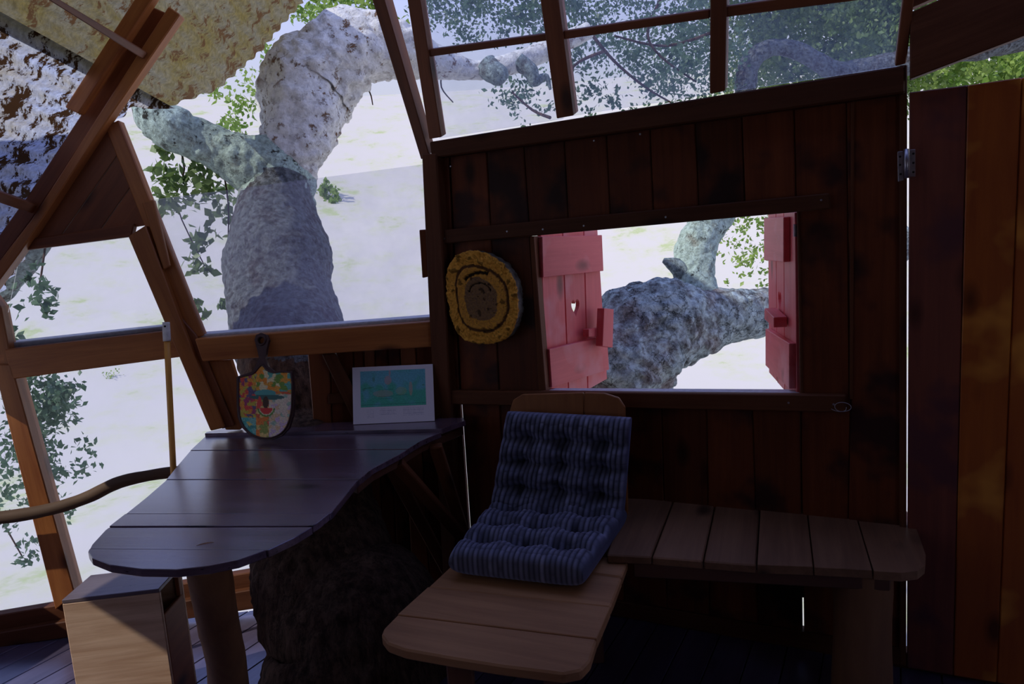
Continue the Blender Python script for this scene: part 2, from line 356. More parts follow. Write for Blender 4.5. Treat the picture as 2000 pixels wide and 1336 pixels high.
M['print'] = attrmat('painted_print', .45)
M['paper'] = attrmat('printed_paper', .5)
M['corkslice'] = attrmat('cork_slice', .85, bump=1.0, bscale=120, spec=.15)
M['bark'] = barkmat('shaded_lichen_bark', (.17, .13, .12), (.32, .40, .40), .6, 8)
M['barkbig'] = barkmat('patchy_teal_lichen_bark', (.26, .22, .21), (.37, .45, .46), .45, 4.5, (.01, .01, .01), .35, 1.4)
M['barkdim'] = barkmat('shaded_grey_bark', (.075, .055, .055), (.17, .19, .21), .5, 9)  # darker copy of the bark, shade put into the colour
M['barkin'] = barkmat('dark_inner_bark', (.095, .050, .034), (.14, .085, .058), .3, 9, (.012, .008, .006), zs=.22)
M['barklight'] = barkmat('sunlit_cork_bark', (.80, .74, .66), (.95, .95, .93), 1.1, 9, (.26, .15, .09), .82, 1.1, True)  # near-white copy of the bark, sunlight put into the colour
M['barkgreen'] = barkmat('green_lichen_bark', (.42, .42, .34), (.50, .64, .58), .8, 10, (.05, .05, .04), .6, 1.2, True)
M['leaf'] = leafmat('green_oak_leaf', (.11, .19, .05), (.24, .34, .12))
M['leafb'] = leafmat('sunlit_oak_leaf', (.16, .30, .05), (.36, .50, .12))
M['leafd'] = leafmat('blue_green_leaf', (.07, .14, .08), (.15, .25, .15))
M['sheetw'] = sheetmat('white_corrugated_plastic', (.36, .41, .56), (.34, .32, .28), (.035, .017, .008), .95, .93)
M['sheeto'] = sheetmat('olive_corrugated_plastic', (.155, .125, .045), (.17, .16, .12), (.085, .045, .02), .75, .75)
# ground: pale dry grass
g, t, out = newmat('pale_dry_grass'); L = t.links.new
tc_ = nd(t, 'ShaderNodeTexCoord'); n1 = nd(t, 'ShaderNodeTexNoise', Scale=0.55, Detail=9.0, Roughness=0.7); L(tc_.outputs['Object'], n1.inputs['Vector'])
cr = ramp(t, [(0.34, (.54, .60, .30)), (0.41, (.69, .67, .50)), (0.50, (.71, .67, .58)), (0.66, (.72, .67, .60))]); L(n1.outputs[0], cr.inputs[0])
b = nd(t, 'ShaderNodeBsdfPrincipled', Roughness=0.95); b.inputs['Specular IOR Level'].default_value = .1; L(cr.outputs[0], b.inputs['Base Color']); L(b.outputs[0], out.inputs[0]); M['ground'] = g

# ------------------------------------------------------------------ ground and hill outside
def hill(x, y):
    d = math.hypot(x, y)
    z = -2.6 + 0.25*noise.noise(V((x*.12, y*.12, 0)))*min(1, d/8)
    k = max(0, (d-16)/50)
    return z + 17*(k*k*(3-2*k) if k < 1 else 1)
G = 120; gv = []; gf = []
for i in range(G+1):
    rr = 0.5*(1.055**i-1)/0.055*0.22+0.01
    for j in range(96):
        a = 2*math.pi*j/96; x = rr*math.sin(a); y = rr*math.cos(a); gv.append((x, y, hill(x, y)))
for i in range(G):
    for j in range(96):
        gf.append((i*96+j, i*96+(j+1) % 96, (i+1)*96+(j+1) % 96, (i+1)*96+j))
o = np_mesh('ground', gv, gf, M['ground'], smooth=True, origin=(0, 0, 0)); tag(o, kind='structure')

# ------------------------------------------------------------------ floor
floor = empty('floor', (0, 1.4, 0), kind='structure')
fd = ray(1750, 418); fd.z = 0; fd.normalize()          # planks run this way
fn = V((-fd.y, fd.x, 0))
ctr = V((0, 1.2, 0))
WL = B1 + (B1-P0).normalized()*0.35                     # left end of the window wall
room = [WL, P0, A1 + dA*1.35]
e3 = room[-1]
room += [V((e3.x+.1, .2, 0)), V((1.6, -1.3, 0)), V((-.6, -1.9, 0)), V((-2.3, -1.1, 0)), V((-3.0, .8, 0))]
pw = 0.118
c0 = ctr
for k in range(-26, 27):
    poly = [p.copy() for p in room]
    a_ = c0 + fn*(k*pw); b_ = a_ + fd; c_ = c0 + fn*((k+1)*pw-0.004); d_ = c_ + fd
    poly = clip2(poly, a_, b_, 1)
    if len(poly) > 2: poly = clip2(poly, c_, d_, -1)
    if len(poly) < 3: continue
    poly = [V((p.x, p.y, 0)) for p in poly]
    bm = prism_bm(poly, V((0, 0, -.03)), .002)
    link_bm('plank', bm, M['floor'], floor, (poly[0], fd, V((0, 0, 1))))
# joist sheet under the boards so that the gaps stay dark
bm = prism_bm([V((p.x, p.y, -.031)) for p in room], V((0, 0, -.05)), 0)
link_bm('subfloor', bm, M['rail'], floor)

# ------------------------------------------------------------------ front wall with shutter window
wallA = empty('wall_front', P0, kind='structure')
J = [  # plank joints: top (x, y) at the top rail, then bottom x at the floor
 [(852, 310), (880, 800), (893, 1146)],
 [(878, 303), (899, 760), (926, 1152)],
 [(950, 294), (975, 760), (996, 1165)],
 [(1022, 285), (1056, 765), (1075, 1180)],
 [(1102, 275), (1126, 765), (1140, 1192)],
 [(1184, 264), (1208, 765), (1220, 1206)],
 [(1269, 253), (1291, 780), (1303, 1221)],
 [(1357, 240), (1380, 780), (1386, 1236)],
 [(1449, 228), (1469, 780), (1482, 1253)],
 [(1550, 214), (1564, 780), (1570, 1269)],
 [(1653, 199), (1661, 780), (1652, 1283)],
 [(1768, 184), (1768, 780), (1764, 1303)]]
def jx(j, y):
    P = J[j]
    if y <= P[1][1]: a_, b_ = P[0], P[1]
    else: a_, b_ = P[1], P[2]
    return a_[0]+(b_[0]-a_[0])*(y-a_[1])/(b_[1]-a_[1])
def wplank(j, ya0, ya1, yb0, yb1, gl=0, gr=0, slit=False):
    """plank between joints j and j+1; top edge y at left/right, bottom edge y at left/right"""
    px = [(jx(j, ya0)+gl+.8, ya0), (jx(j+1, ya1)-gr-.8, ya1)]
    mids_r = [(jx(j+1, J[j+1][1][1])-gr-.8, J[j+1][1][1])] if ya1 < J[j+1][1][1] < yb1 else []
    mids_l = [(jx(j, J[j][1][1])+gl+.8, J[j][1][1])] if ya0 < J[j][1][1] < yb0 else []
    px += mids_r + [(jx(j+1, yb1)-gr-.8, yb1), (jx(j, yb0)+gl+.8, yb0)] + mids_l
    pj = random.uniform(-.0025, .0025)
    pts = [PA.at(x, y, pj) for x, y in px]
    bm = prism_bm(pts, -nA*.022, .0035)
    if not slit:   # tongue behind the right-hand joint keeps the light out
        tp = [PA.at(jx(j+1, ya1)-2.5, ya1, -.008), PA.at(jx(j+1, ya1)+3, ya1, -.008)]
        if mids_r: tp += [PA.at(jx(j+1, J[j+1][1][1])+3, J[j+1][1][1], -.008)]
        tp += [PA.at(jx(j+1, yb1)+3, yb1, -.008), PA.at(jx(j+1, yb1)-2.5, yb1, -.008)]
        if mids_r: tp += [PA.at(jx(j+1, J[j+1][1][1])-2.5, J[j+1][1][1], -.008)]
        prism_bm(tp, -nA*.008, 0, bm)
    c = sum(pts, V())/len(pts)
    return link_bm('plank', bm, M['wall'], wallA, (c, (pts[-1]-pts[0]) if not mids_l else pts[-2]-pts[0], nA))
# window opening, photo outline
WT = lambda x: 458 + (x-1040)*(413-458)/(1556-1040)     # top edge
WB = 768
TOPB = lambda x: 302 + (x-850)*(178-302)/(1764-850)
FLB = lambda j: J[j][2][1]
for j in range(11):
    if 3 <= j <= 8:
        wplank(j, TOPB(J[j][0][0]), TOPB(J[j+1][0][0]), WT(jx(j, 430))-5, WT(jx(j+1, 430))-5)
        wplank(j, WB+8, WB+8, FLB(j), FLB(j+1), slit=(j == 8), gr=1.6 if j == 8 else 0)
    elif j == 9:
        wplank(j, TOPB(J[j][0][0]), TOPB(J[j+1][0][0]), FLB(j), FLB(j+1))
    elif j == 0:
        wplank(j, TOPB(J[j][0][0]), TOPB(J[j+1][0][0]), FLB(j), FLB(j+1), gr=2.4, slit=True)
    else:
        wplank(j, TOPB(J[j][0][0]), TOPB(J[j+1][0][0]), FLB(j), FLB(j+1))
# the upper part of the open joint beside the corner is closed by a cover strip, it shows daylight below the sill
board('cover_strip', PA, [(868, 306), (888, 304), (908, 772), (888, 772)], .008, M['wall'], wallA, off=-.023)
board('cover_strip', PA, [(1558, 778), (1568, 778), (1574, 1168), (1563, 1168)], .008, M['wall'], wallA, off=-.023)
# left jamb of the opening, window trim and rails
board('window_jamb', PA, [(1034, 462), (1042, 461), (1066, 768), (1052, 768)], .05, M['rail'], wallA, off=.004)
board('window_jamb', PA, [(1556, 412), (1562, 412), (1569, 770), (1562, 770)], .05, M['rail'], wallA, off=.004)
board('top_rail', PA, [(838, 277), (1768, 127), (1768, 181), (842, 309)], .11, M['rail'], wallA, off=.045, bev=.005)
board('header_rail', PA, [(856, 450), (1620, 377), (1622, 408), (862, 477)], .024, M['rail'], wallA, off=.030, bev=.004)
board('sill_rail', PA, [(876, 763), (1652, 772), (1652, 806), (878, 790)], .032, M['rail'], wallA, off=.034, bev=.004)
board('window_ledge', PA, [(1062, 765), (1560, 769), (1560, 775), (1062, 771)], .07, M['ledge'], wallA, off=-.002, bev=.002)
board('sole_plate', PA, [(880, 1120), (1765, 1268), (1765, 1303), (880, 1146)], .05, M['rail'], wallA, off=.012, bev=.004)
board('corner_post', PA, [(1662, 196), (1669, 195), (1666, 780), (1659, 780)], .01, M['rail'], wallA, off=.006, bev=.002)
q0_ = P0 - nA*.03 - dA*.2; q1_ = e3 - nA*.03
beam('sole_plate', V((q0_.x, q0_.y, -.03)), V((q1_.x, q1_.y, -.03)), .05, .16, V((0, 0, 1)), M['rail'], wallA)
# corner post between the two walls
cp = empty('trim_1', P0, kind='structure')
board('post', PA, [(823, 300), (852, 300), (872, 620), (893, 1140), (865, 1135), (838, 625)], .09, M['rail'], cp, off=.05, bev=.005)
board('block', PB, [(819, 449), (832, 448), (836, 541), (825, 543)], .03, M['postd'], cp, off=.03)
board('batten', PA, [(1757, 128), (1772, 126), (1770, 1302), (1757, 1300)], .05, M['rail'], cp, off=.015)
# screws on the rails
for x, y, of in [(868, 466, .031), (990, 452, .031), (1060, 448, .031), (1140, 441, .031), (1300, 424, .031), (1604, 391, .031), (1010, 790, .035), (1540, 787, .035), (1628, 790, .035), (880, 325, .002), (1160, 275, .002), (1250, 262, .002)]:
    c = PA.at(x, y, of); bm = bmesh.new()
    bmesh.ops.create_cone(bm, cap_ends=True, segments=8, radius1=.004, radius2=.003, depth=.003)
    bm.transform(Matrix.Translation(c) @ nA.to_track_quat('Z', 'Y').to_matrix().to_4x4()); link_bm('screw', bm, M['steel'], wallA)
# loop of wire at the end of the sill
def wire(pts, r, mat, name, parent=None):
    return link_bm(name, tube_bm([(*p, r) for p in pts], 6, 4), mat, parent, smooth=True)
pts = [PA.at(1644+9*math.cos(a)*(1+.1*k), 795+9*math.sin(a), .037) for k, a in enumerate(np.linspace(0, 9, 16))]
tag(wire(pts, .0012, M['steel'], 'wire_loop'), 'small loop of wire at the right end of the sill rail', 'wire')

# ------------------------------------------------------------------ leaning window band above the front wall
win1 = empty('window_1', u0, kind='structure')
def ub(name, px, th=.04, off=.0, mat='postd'): return board(name, PU, px, th, M[mat], win1, off=off, bev=.003)
ub('stile', [(770, -160), (796, -160), (862, 268), (838, 272)], .045, .02)
ub('stile', [(1033, -160), (1070, -160), (1120, 226), (1087, 232)], .06, .02)
ub('stile', [(1388, -160), (1422, -160), (1416, 178), (1386, 184)], .06, .02)
ub('stile', [(1782, -160), (1805, -160), (1770, 124), (1748, 130)], .06, .02)
ub('muntin', [(822, 99), (1076, 64), (1079, 78), (825, 113)], .03, .01)
ub('muntin', [(1100, 61), (1386, 18), (1386, 36), (1102, 77)], .03, .01)
ub('muntin', [(1414, 13), (1762, -38), (1760, -10), (1414, 34)], .03, .01)
ub('muntin', [(800, -132), (1045, -172), (1048, -155), (803, -116)], .03, .01)
ub('muntin', [(1070, -176), (1388, -226), (1388, -208), (1072, -160)], .03, .01)
def pane(parent, plane, px, off=-.012, mat='glass'):
    pts = [plane.at(x, y, off) for x, y in px]
    c = sum(pts, V())/4
    return link_bm('pane', prism_bm(pts, -plane.n*.003, 0), M[mat], parent, (c, pts[1]-pts[0], plane.n))
pane(win1, PU, [(815, -5), (1068, -40), (1078, 66), (824, 102)]); pane(win1, PU, [(828, 110), (1080, 75), (1100, 232), (858, 270)])
pane(win1, PU, [(1090, -40), (1388, -85), (1387, 22), (1102, 64)]); pane(win1, PU, [(1104, 74), (1388, 33), (1388, 184), (1120, 226)])
pane(win1, PU, [(1414, -85), (1772, -140), (1764, -34), (1414, 17)]); pane(win1, PU, [(1416, 32), (1764, -14), (1752, 130), (1416, 180)])
hip = empty('trim_2', u0 + lean*-.6, kind='structure')
board('hip_timber', PU, [(690, -120), (716, -120), (838, 302), (822, 312)], .06, M['postd'], hip, off=.02)

# ------------------------------------------------------------------ left window wall
wallB = empty('wall_left', B1, kind='structure')
def bb(name, px, th, mat, off=0., bev=.004, parent=wallB, axis=None): return board(name, PB, px, th, M[mat], parent, off=off, bev=bev, axis=axis)
bb('stile', [(250, 462), (284, 440), (352, 625), (437, 836), (411, 842)], .06, 'post', .035)
bb('stile', [(204, 246), (232, 234), (398, 655), (372, 665)], .05, 'post', .0)
bb('stile', [(352, 618), (384, 655), (457, 832), (432, 838)], .05, 'postd', .01)
bb('batten', [(276, 394), (300, 390), (331, 520), (319, 527)], .025, 'post', .03)
bb('stile', [(398, 705), (452, 703), (482, 800), (470, 840), (440, 840)], .03, 'post', -.01)
bb('sill_board', [(380, 662), (852, 627), (856, 677), (395, 706)], .07, 'post', .045)
bb('sill_ledge', [(374, 655), (852, 618), (852, 631), (378, 668)], .12, 'ledge', -.01)
bb('sill_board', [(8, 683), (338, 645), (355, 697), (22, 741)], .07, 'post', .03)
bb('sill_ledge', [(4, 671), (330, 636), (332, 648), (8, 685)], .12, 'ledge', -.02)
bb('stile', [(-14, 712), (22, 712), (146, 1160), (108, 1192)], .08, 'post', .03)
bb('stile', [(-30, 560), (2, 600), (28, 735), (-8, 725)], .06, 'post', .02)
bb('window_head', [(36, 470), (262, 436), (256, 462), (40, 490)], .04, 'postd', .012)
bb('base_board', [(-200, 1235), (560, 1106), (560, 1140), (-200, 1275)], .05, 'rail', .02)
bb('base_board', [(-200, 1270), (560, 1140), (560, 1180), (-200, 1296)], .04, 'rail', .05)
bb('stile', [(-190, 500), (-160, 500), (-120, 1250), (-150, 1250)], .08, 'post', .03)
bb('sill_board', [(-190, 716), (10, 690), (10, 740), (-185, 770)], .07, 'post', .02)
# triangular boarded gable, its boards run diagonally
tri = [(205, 248), (282, 440), (46, 474)]
tp = [(p[0], p[1]) for p in tri]
def lerp(a_, b_, t_): return (a_[0]+(b_[0]-a_[0])*t_, a_[1]+(b_[1]-a_[1])*t_)
k0, k1, k2 = (212, 236), (284, 440), (44, 476)
cuts = [0, .30, .62, 1]
for i in range(3):
    a_, b_ = cuts[i]+(.004 if i else 0), cuts[i+1]-.004
    # boards parallel to the rafter (k0-k2), stepping along k2-k1
    q = [lerp(k2, k1, a_), lerp(k0, k1, a_), lerp(k0, k1, b_), lerp(k2, k1, b_)]
    if b_ > .99: q = q[:2]+[k1]
    bb('plank', q, .02, 'postd', -.004, .002, axis=PB.at(*k0)-PB.at(*k2))
# boarded panel beneath the sill, right of the trunk
xs = [(600, 640), (645, 655), (690, 705), (710, 728), (732, 752), (757, 778), (781, 806), (812, 840), (845, 880)]
for i in range(len(xs)-1):
    (a0, a1), (b0, b1) = xs[i], xs[i+1]
    ya = lambda x: 692-(x-600)*.07
    yb_ = lambda x: 1146+(880-x)*.13
    g_ = 3 if i == 2 else .8
    bb('plank', [(a0+.8, ya(a0)), (b0-.8, ya(b0)), (b1-g_, yb_(b1)), (a1+.8, yb_(a1))], .02, 'wall' if i % 3 else 'postd', -.02)
    if i != 2: bb('cover_strip', [(b0-6, ya(b0)), (b0+6, ya(b0)), (b1+6, yb_(b1)), (b1-6, yb_(b1))], .01, 'wall', -.042, .001)
    else: bb('cover_strip', [(b0-6, ya(b0)), (b0+6, ya(b0)), (b0+14, 900), (b0+2, 900)], .01, 'wall', -.042, .001)
bb('brace', [(628, 692), (655, 690), (712, 800), (690, 822)], .03, 'rail', .02)
bb('rail', [(640, 770), (860, 756), (862, 775), (642, 790)], .02, 'rail', .0)
bb('brace', [(735, 890), (765, 885), (880, 1110), (868, 1130)], .04, 'rail', .03)
# hazy lower pane of the big window and the panes of the left windows
win2 = empty('window_2', PB.at(600, 500), kind='structure')
pp = [PB.at(x, y, -.02) for x, y in [(285, 392), (850, 318), (862, 628), (385, 660)]]
link_bm('pane', prism_bm(pp, -nB*.004, 0), M['glassd'], win2, (sum(pp, V())/4, pp[1]-pp[0], nB))
win3 = empty('window_3', PB.at(150, 560), kind='structure')
pane(win3, PB, [(42, 478), (262, 450), (335, 650), (0, 690)], -.02, 'glassc')
win4 = empty('window_4', PB.at(200, 900), kind='structure')
pane(win4, PB, [(20, 735), (360, 695), (500, 1110), (140, 1190)], -.02, 'glassc')
pane(win4, PB, [(-150, 760), (0, 738), (115, 1190), (-140, 1240)], -.02, 'glassc')

# ------------------------------------------------------------------ roof: rafters and corrugated sheets
ceil_ = empty('ceiling', PB.at(150, 250), kind='structure')
Ra, Rb = PB.at(352, 28), PB.at(45, 492)
rdir = (Ra-Rb).normalized(); hdir = -nB          # up the slope / outwards
nR = rdir.cross(hdir).normalized()
if nR.z > 0: nR = -nR
PR = Plane(PB.at(60, 400) + -nR*.05, nR)
def rl(name, px, th, mat, off): return board(name, PB, px, th, M[mat], ceil_, off=off, bev=.004)
rl('rafter', [(297, 13), (327, 26), (60, 432), (-60, 590), (-75, 560), (52, 385)], .07, 'postd', .02)
rl('rafter', [(329, 12), (352, 28), (202, 246), (40, 492), (-40, 600), (-60, 585), (60, 430)], .06, 'post', .05)
rl('rafter', [(300, -60), (336, -60), (153, 222), (126, 209)], .05, 'post', .10)
def rbatten(px, mat='post'):
    pts = [PR.at(x, y, .02) for x, y in px]; bm = prism_bm(pts, nR*.035, .003)
    return link_bm('batten', bm, M[mat], ceil_, (pts[0], pts[1]-pts[0], nR))
board('batten', PR, [(75, -22), (118, 2), (293, 106), (290, 121), (280, 116), (60, -22)], .03, M['postd'], ceil_, off=.12)
board('batten', PR, [(-20, 368), (92, 409), (86, 425), (-20, 390)], .03, M['postd'], ceil_, off=.08)
Rv0 = PR.at(60, 400)
def uv(p): return ((p-Rv0).dot(hdir), (p-Rv0).dot(rdir))
edge = [uv(PR.at(x, y)) for x, y in [(760, -170), (612, -8), (560, 50), (520, 100), (431, 180), (330, 215), (262, 208), (222, 240)]]
edge = sorted(edge, key=lambda q: q[1])
ev = [q[1] for q in edge]; eu = [q[0] for q in edge]
vsplit = uv(PR.at(172, 118))[1]
def sheet(name, v0, v1, mat, lift, u_min):
    nv = int((v1-v0)/.0075); nu = 34; vs = np.linspace(v0, v1, nv+1); ver = []; fc = []
    for v_ in vs:
        um = float(np.interp(v_, ev, eu, left=max(.04, eu[0]))) + .012*math.sin(v_*2*math.pi/.076)
        for i in range(nu+1):
            u_ = u_min + (um-u_min)*i/nu
            p = Rv0 + hdir*u_ + rdir*v_ + nR*(-.007*math.cos(v_*2*math.pi/.076)-lift)
            ver.append(p[:])
    for i in range(nv):
        for j in range(nu):
            a_ = i*(nu+1)+j; fc.append((a_, a_+1, a_+nu+2, a_+nu+1))
    bm = bmesh.new(); vv = [bm.verts.new(q) for q in ver]
    for q in fc: bm.faces.new([vv[k] for k in q])
    return link_bm('corrugated_sheet', bm, mat, ceil_, (Rv0, hdir, nR), smooth=True)
s1_ = sheet('a', -.72, vsplit, M['sheetw'], .0, -3.2)
s2_ = sheet('b', vsplit-.05, 1.55, M['sheeto'], .022, -3.2)

# ------------------------------------------------------------------ roof boards over the door and the rest of the shell
wr = empty('wall_right', A1 + dA*.9, kind='structure')
board('roof_board', PA, [(1778, 24), (2100, -120), (2100, 32), (1778, 154)], .04, M['rail'], wr, off=.06)
board('roof_board', PA, [(1778, -60), (2100, -200), (2100, -124), (1778, 16)], .04, M['rail'], wr, off=.02)
board('roof_board', PA, [(1775, -300), (2100, -420), (2100, -205), (1775, -66)], .04, M['rail'], wr, off=.03)
# ------------------------------------------------------------------ door
door = empty('door_1', onz(1772, 1304, 0), kind='structure')
DJ = [((1776, 180), (1771, 1310)), ((1890, 166), (1862, 1326)), ((1996, 151), (1947, 1340)), ((2120, 133), (2065, 1360)), ((2260, 113), (2190, 1380)), ((2400, 93), (2330, 1400))]
for i in range(5):
    (a0, a1), (b0, b1) = DJ[i], DJ[i+1]
    o = board('plank', PA, [(a0[0]+.7, a0[1]), (b0[0]-.7, b0[1]), (b1[0]-.7, b1[1]-6), (a1[0]+.7, a1[1]-6)], .03, M['doorlight'] if i in (1,) else M['door'] if i == 0 else M['doorlight'], door, off=.018+.004*(i % 2), bev=.003)
for i in range(1, 5):
    (b0, b1) = DJ[i]; board('cover_strip', PA, [(b0[0]-8, b0[1]), (b0[0]+8, b0[1]), (b1[0]+8, b1[1]-6), (b1[0]-8, b1[1]-6)], .008, M['door'], door, off=-.013)
for y0 in (420, 1150):
    board('door_ledge', PA, [(1782, y0), (2390, y0-60), (2390, y0-10), (1782, y0+50)], .03, M['door'], door, off=-.016)
# hinge
hg = board('hinge', PA, [(1753, 296), (1764, 295), (1765, 352), (1754, 355)], .004, M['steel'], door, off=.036, bev=.001)
board('hinge_leaf', PA, [(1777, 292), (1788, 291), (1788, 345), (1777, 345)], .004, M['steel'], hg, off=.036, bev=.001)
pa, pb = PA.at(1770, 291, .04), PA.at(1771, 348, .04)
link_bm('hinge_barrel', tube_bm([(*pa, .007), (*pb, .007)], 12, 1), M['steel'], hg, smooth=True)
for x, y in [(1758, 306), (1758, 322), (1759, 340), (1784, 300), (1784, 318), (1784, 336)]:
    c = PA.at(x, y, .037); bm = bmesh.new(); bmesh.ops.create_cone(bm, cap_ends=True, segments=8, radius1=.0035, radius2=.002, depth=.002)
    bm.transform(Matrix.Translation(c) @ nA.to_track_quat('Z', 'Y').to_matrix().to_4x4()); link_bm('screw', bm, M['black'], hg)

# ------------------------------------------------------------------ unseen shell behind the camera
shell = empty('wall_back', V((0, -1.5, 0)), kind='structure')
HT = 2.75
def shellwall(p, q, h, opening=None):
    d = (q-p); Ln = d.length; d.normalize(); n = d.cross(V((0, 0, 1)))
    if n.dot(ctr-p) < 0: n = -n
    k = max(1, int(Ln/.14)); ww = Ln/k
    for i in range(k):
        a_ = p+d*(i*ww+.001); b_ = p+d*((i+1)*ww-.001); mid = (i+.5)/k
        segs = [(0, h)]
        if opening and opening[0] < mid < opening[1]: segs = [(0, opening[2]), (opening[3], h)]
        for z0, z1 in segs:
            if z1-z0 < .02: continue
            pts = [a_+V((0, 0, z0)), b_+V((0, 0, z0)), b_+V((0, 0, z1)), a_+V((0, 0, z1))]
            link_bm('plank', prism_bm(pts, -n*.022, .002), M['wall'], shell, ((a_+b_)/2, V((0, 0, 1)), n))
for i in range(2, len(room)-1): shellwall(room[i], room[i+1], HT, (.2, .85, .7, 1.95) if i == 3 else (.2, .95, .9, 1.75) if i == 6 else None)  # unseen openings, added to let daylight onto box and door
for i_ in (6,):  # unseen eave slab, added to keep direct sun out of the opening
    p_, q_ = room[i_], room[i_+1]; n_ = (q_-p_).cross(V((0, 0, 1))).normalized()
    if n_.dot(ctr-p_) > 0: n_ = -n_
    pts = [p_+V((0, 0, 1.95)), q_+V((0, 0, 1.95)), q_+n_*1.7+V((0, 0, 1.6)), p_+n_*1.7+V((0, 0, 1.6))]
    link_bm('added_sun_shade', prism_bm(pts, V((0, 0, .02)), 0), M['rail'], shell, (pts[0], q_-p_, V((0, 0, 1))))
shellwall(room[-1], room[0], HT, (.2, .9, .55, 1.6))
# upper roof: boards overhead
up = []
tt = PU.at(760, -420); 
rc = [V((-1.25, 2.95, HT)), V((-.3, 2.35, HT+.1)), V((1.3, 1.55, HT+.1)), V((2.1, 1.6, HT)), room[3].copy(), room[4].copy(), room[5].copy(), room[6].copy(), V((-2.0, .4, HT)), V((-1.2, 1.2, HT))]
for q in rc: q.z = HT
k = 24
for i in range(k):
    y0 = -2.0+i*(5.1/k); y1 = y0+5.1/k-.003
    poly = clip2([p.copy() for p in rc], V((0, y0, 0)), V((1, y0, 0)), 1)
    if len(poly) > 2: poly = clip2(poly, V((0, y1, 0)), V((1, y1, 0)), -1)
    if len(poly) < 3: continue
    poly = [V((p.x, p.y, HT)) for p in poly]
    link_bm('roof_board', prism_bm(poly, V((0, 0, .025)), 0), M['rail'], ceil_, (poly[0], V((1, 0, 0)), V((0, 0, 1))))

# ------------------------------------------------------------------ shutters
def shutter(label, x_h, x_f, ratio, boards, battens, blocks, heart):
    h0 = PA.at(x_h, 600, -.03); dH = ray(x_h, 600); dF = ray(x_f, 600)
    f0 = CAM + dF*((h0-CAM).dot(F_)*ratio/dF.dot(F_))
    d = f0-h0; d.z = 0; d.normalize(); n = d.cross(V((0, 0, 1)))
    if n.dot(CAM-h0) < 0: n = -n
    pl = Plane(h0, n)
    root = empty('shutter', V((h0.x, h0.y, pl.at(x_h, 765).z)), label, 'shutter', 'red heart shutters of the small window')
    for i, q in enumerate(boards):
        if i == heart[0]:
            pts = [pl.at(x, y) for x, y in q]; cx_, cy_, s_ = heart[1:]
            c = pl.at(cx_, cy_); hp_ = []
            for k_ in range(28):
                a_ = 2*math.pi*k_/28
                hx = 16*math.sin(a_)**3/16; hy = (13*math.cos(a_)-5*math.cos(2*a_)-2*math.cos(3*a_)-math.cos(4*a_))/16
                hp_.append(c + d*hx*s_*.75 + V((0, 0, 1))*hy*s_)
            bm = bmesh.new()
            va = [bm.verts.new(p) for p in pts]; vb = [bm.verts.new(p) for p in hp_]
            es = [bm.edges.new((va[k_], va[(k_+1) % len(va)])) for k_ in range(len(va))]+[bm.edges.new((vb[k_], vb[(k_+1) % 28])) for k_ in range(28)]
            bmesh.ops.triangle_fill(bm, use_beauty=True, use_dissolve=False, edges=es)
            r_ = bmesh.ops.extrude_face_region(bm, geom=list(bm.faces))
            bmesh.ops.translate(bm, verts=[v for v in r_['geom'] if isinstance(v, bmesh.types.BMVert)], vec=-n*.018)
            bmesh.ops.recalc_face_normals(bm, faces=bm.faces)
            link_bm('board', bm, M['red'], root, (c, V((0, 0, 1)), n))
        else: board('board', pl, q, .018, M['red'], root, bev=.002)
    for q in battens: board('batten', pl, q, .022, M['red'], root, off=.022, bev=.002)
    for q, o1, th in blocks: board('latch_block', pl, q, th, M['red'], root, off=o1, bev=.002)
    # hinges on the jamb
    for y in ((480, 600) if x_h < 1300 else (450, 735)):
        a_ = pl.at(x_h, y, .0)
        link_bm('hinge', tube_bm([(a_.x, a_.y, a_.z-.02, .006), (a_.x, a_.y, a_.z+.02, .006)], 8, 1), M['steel'], root)
    return root
shutter('red painted shutter left of the small window, light through its heart', 1056, 1182, 1.14,
    [[(1056, 455), (1098, 452), (1110, 768), (1068, 768)], [(1100, 452), (1139, 449), (1147, 762), (1112, 768)], [(1141, 449), (1167, 447), (1186, 740), (1149, 761)]],
    [[(1059, 462), (1176, 459), (1179, 529), (1061, 542)], [(1073, 682), (1186, 655), (1190, 722), (1078, 757)]],
    [([(1150, 643), (1176, 640), (1176, 657), (1150, 658)], .045, .03), ([(1180, 602), (1199, 604), (1197, 679), (1177, 676)], .075, .035)], (1, 1124, 599, .042))
shutter('red painted shutter right of the small window, seen nearly edge-on', 1553, 1496, 1.25,
    [[(1500, 415), (1515, 415), (1517, 745), (1502, 728)], [(1516, 415), (1530, 415), (1532, 762), (1518, 746)], [(1531, 415), (1552, 415), (1556, 768), (1533, 764)]],
    [[(1492, 426), (1530, 424), (1530, 512), (1492, 508)], [(1495, 642), (1541, 671), (1541, 760), (1495, 714)]],
    [([(1493, 602), (1511, 620), (1511, 640), (1493, 624)], .05, .045)], (1, 1523, 586, .042))

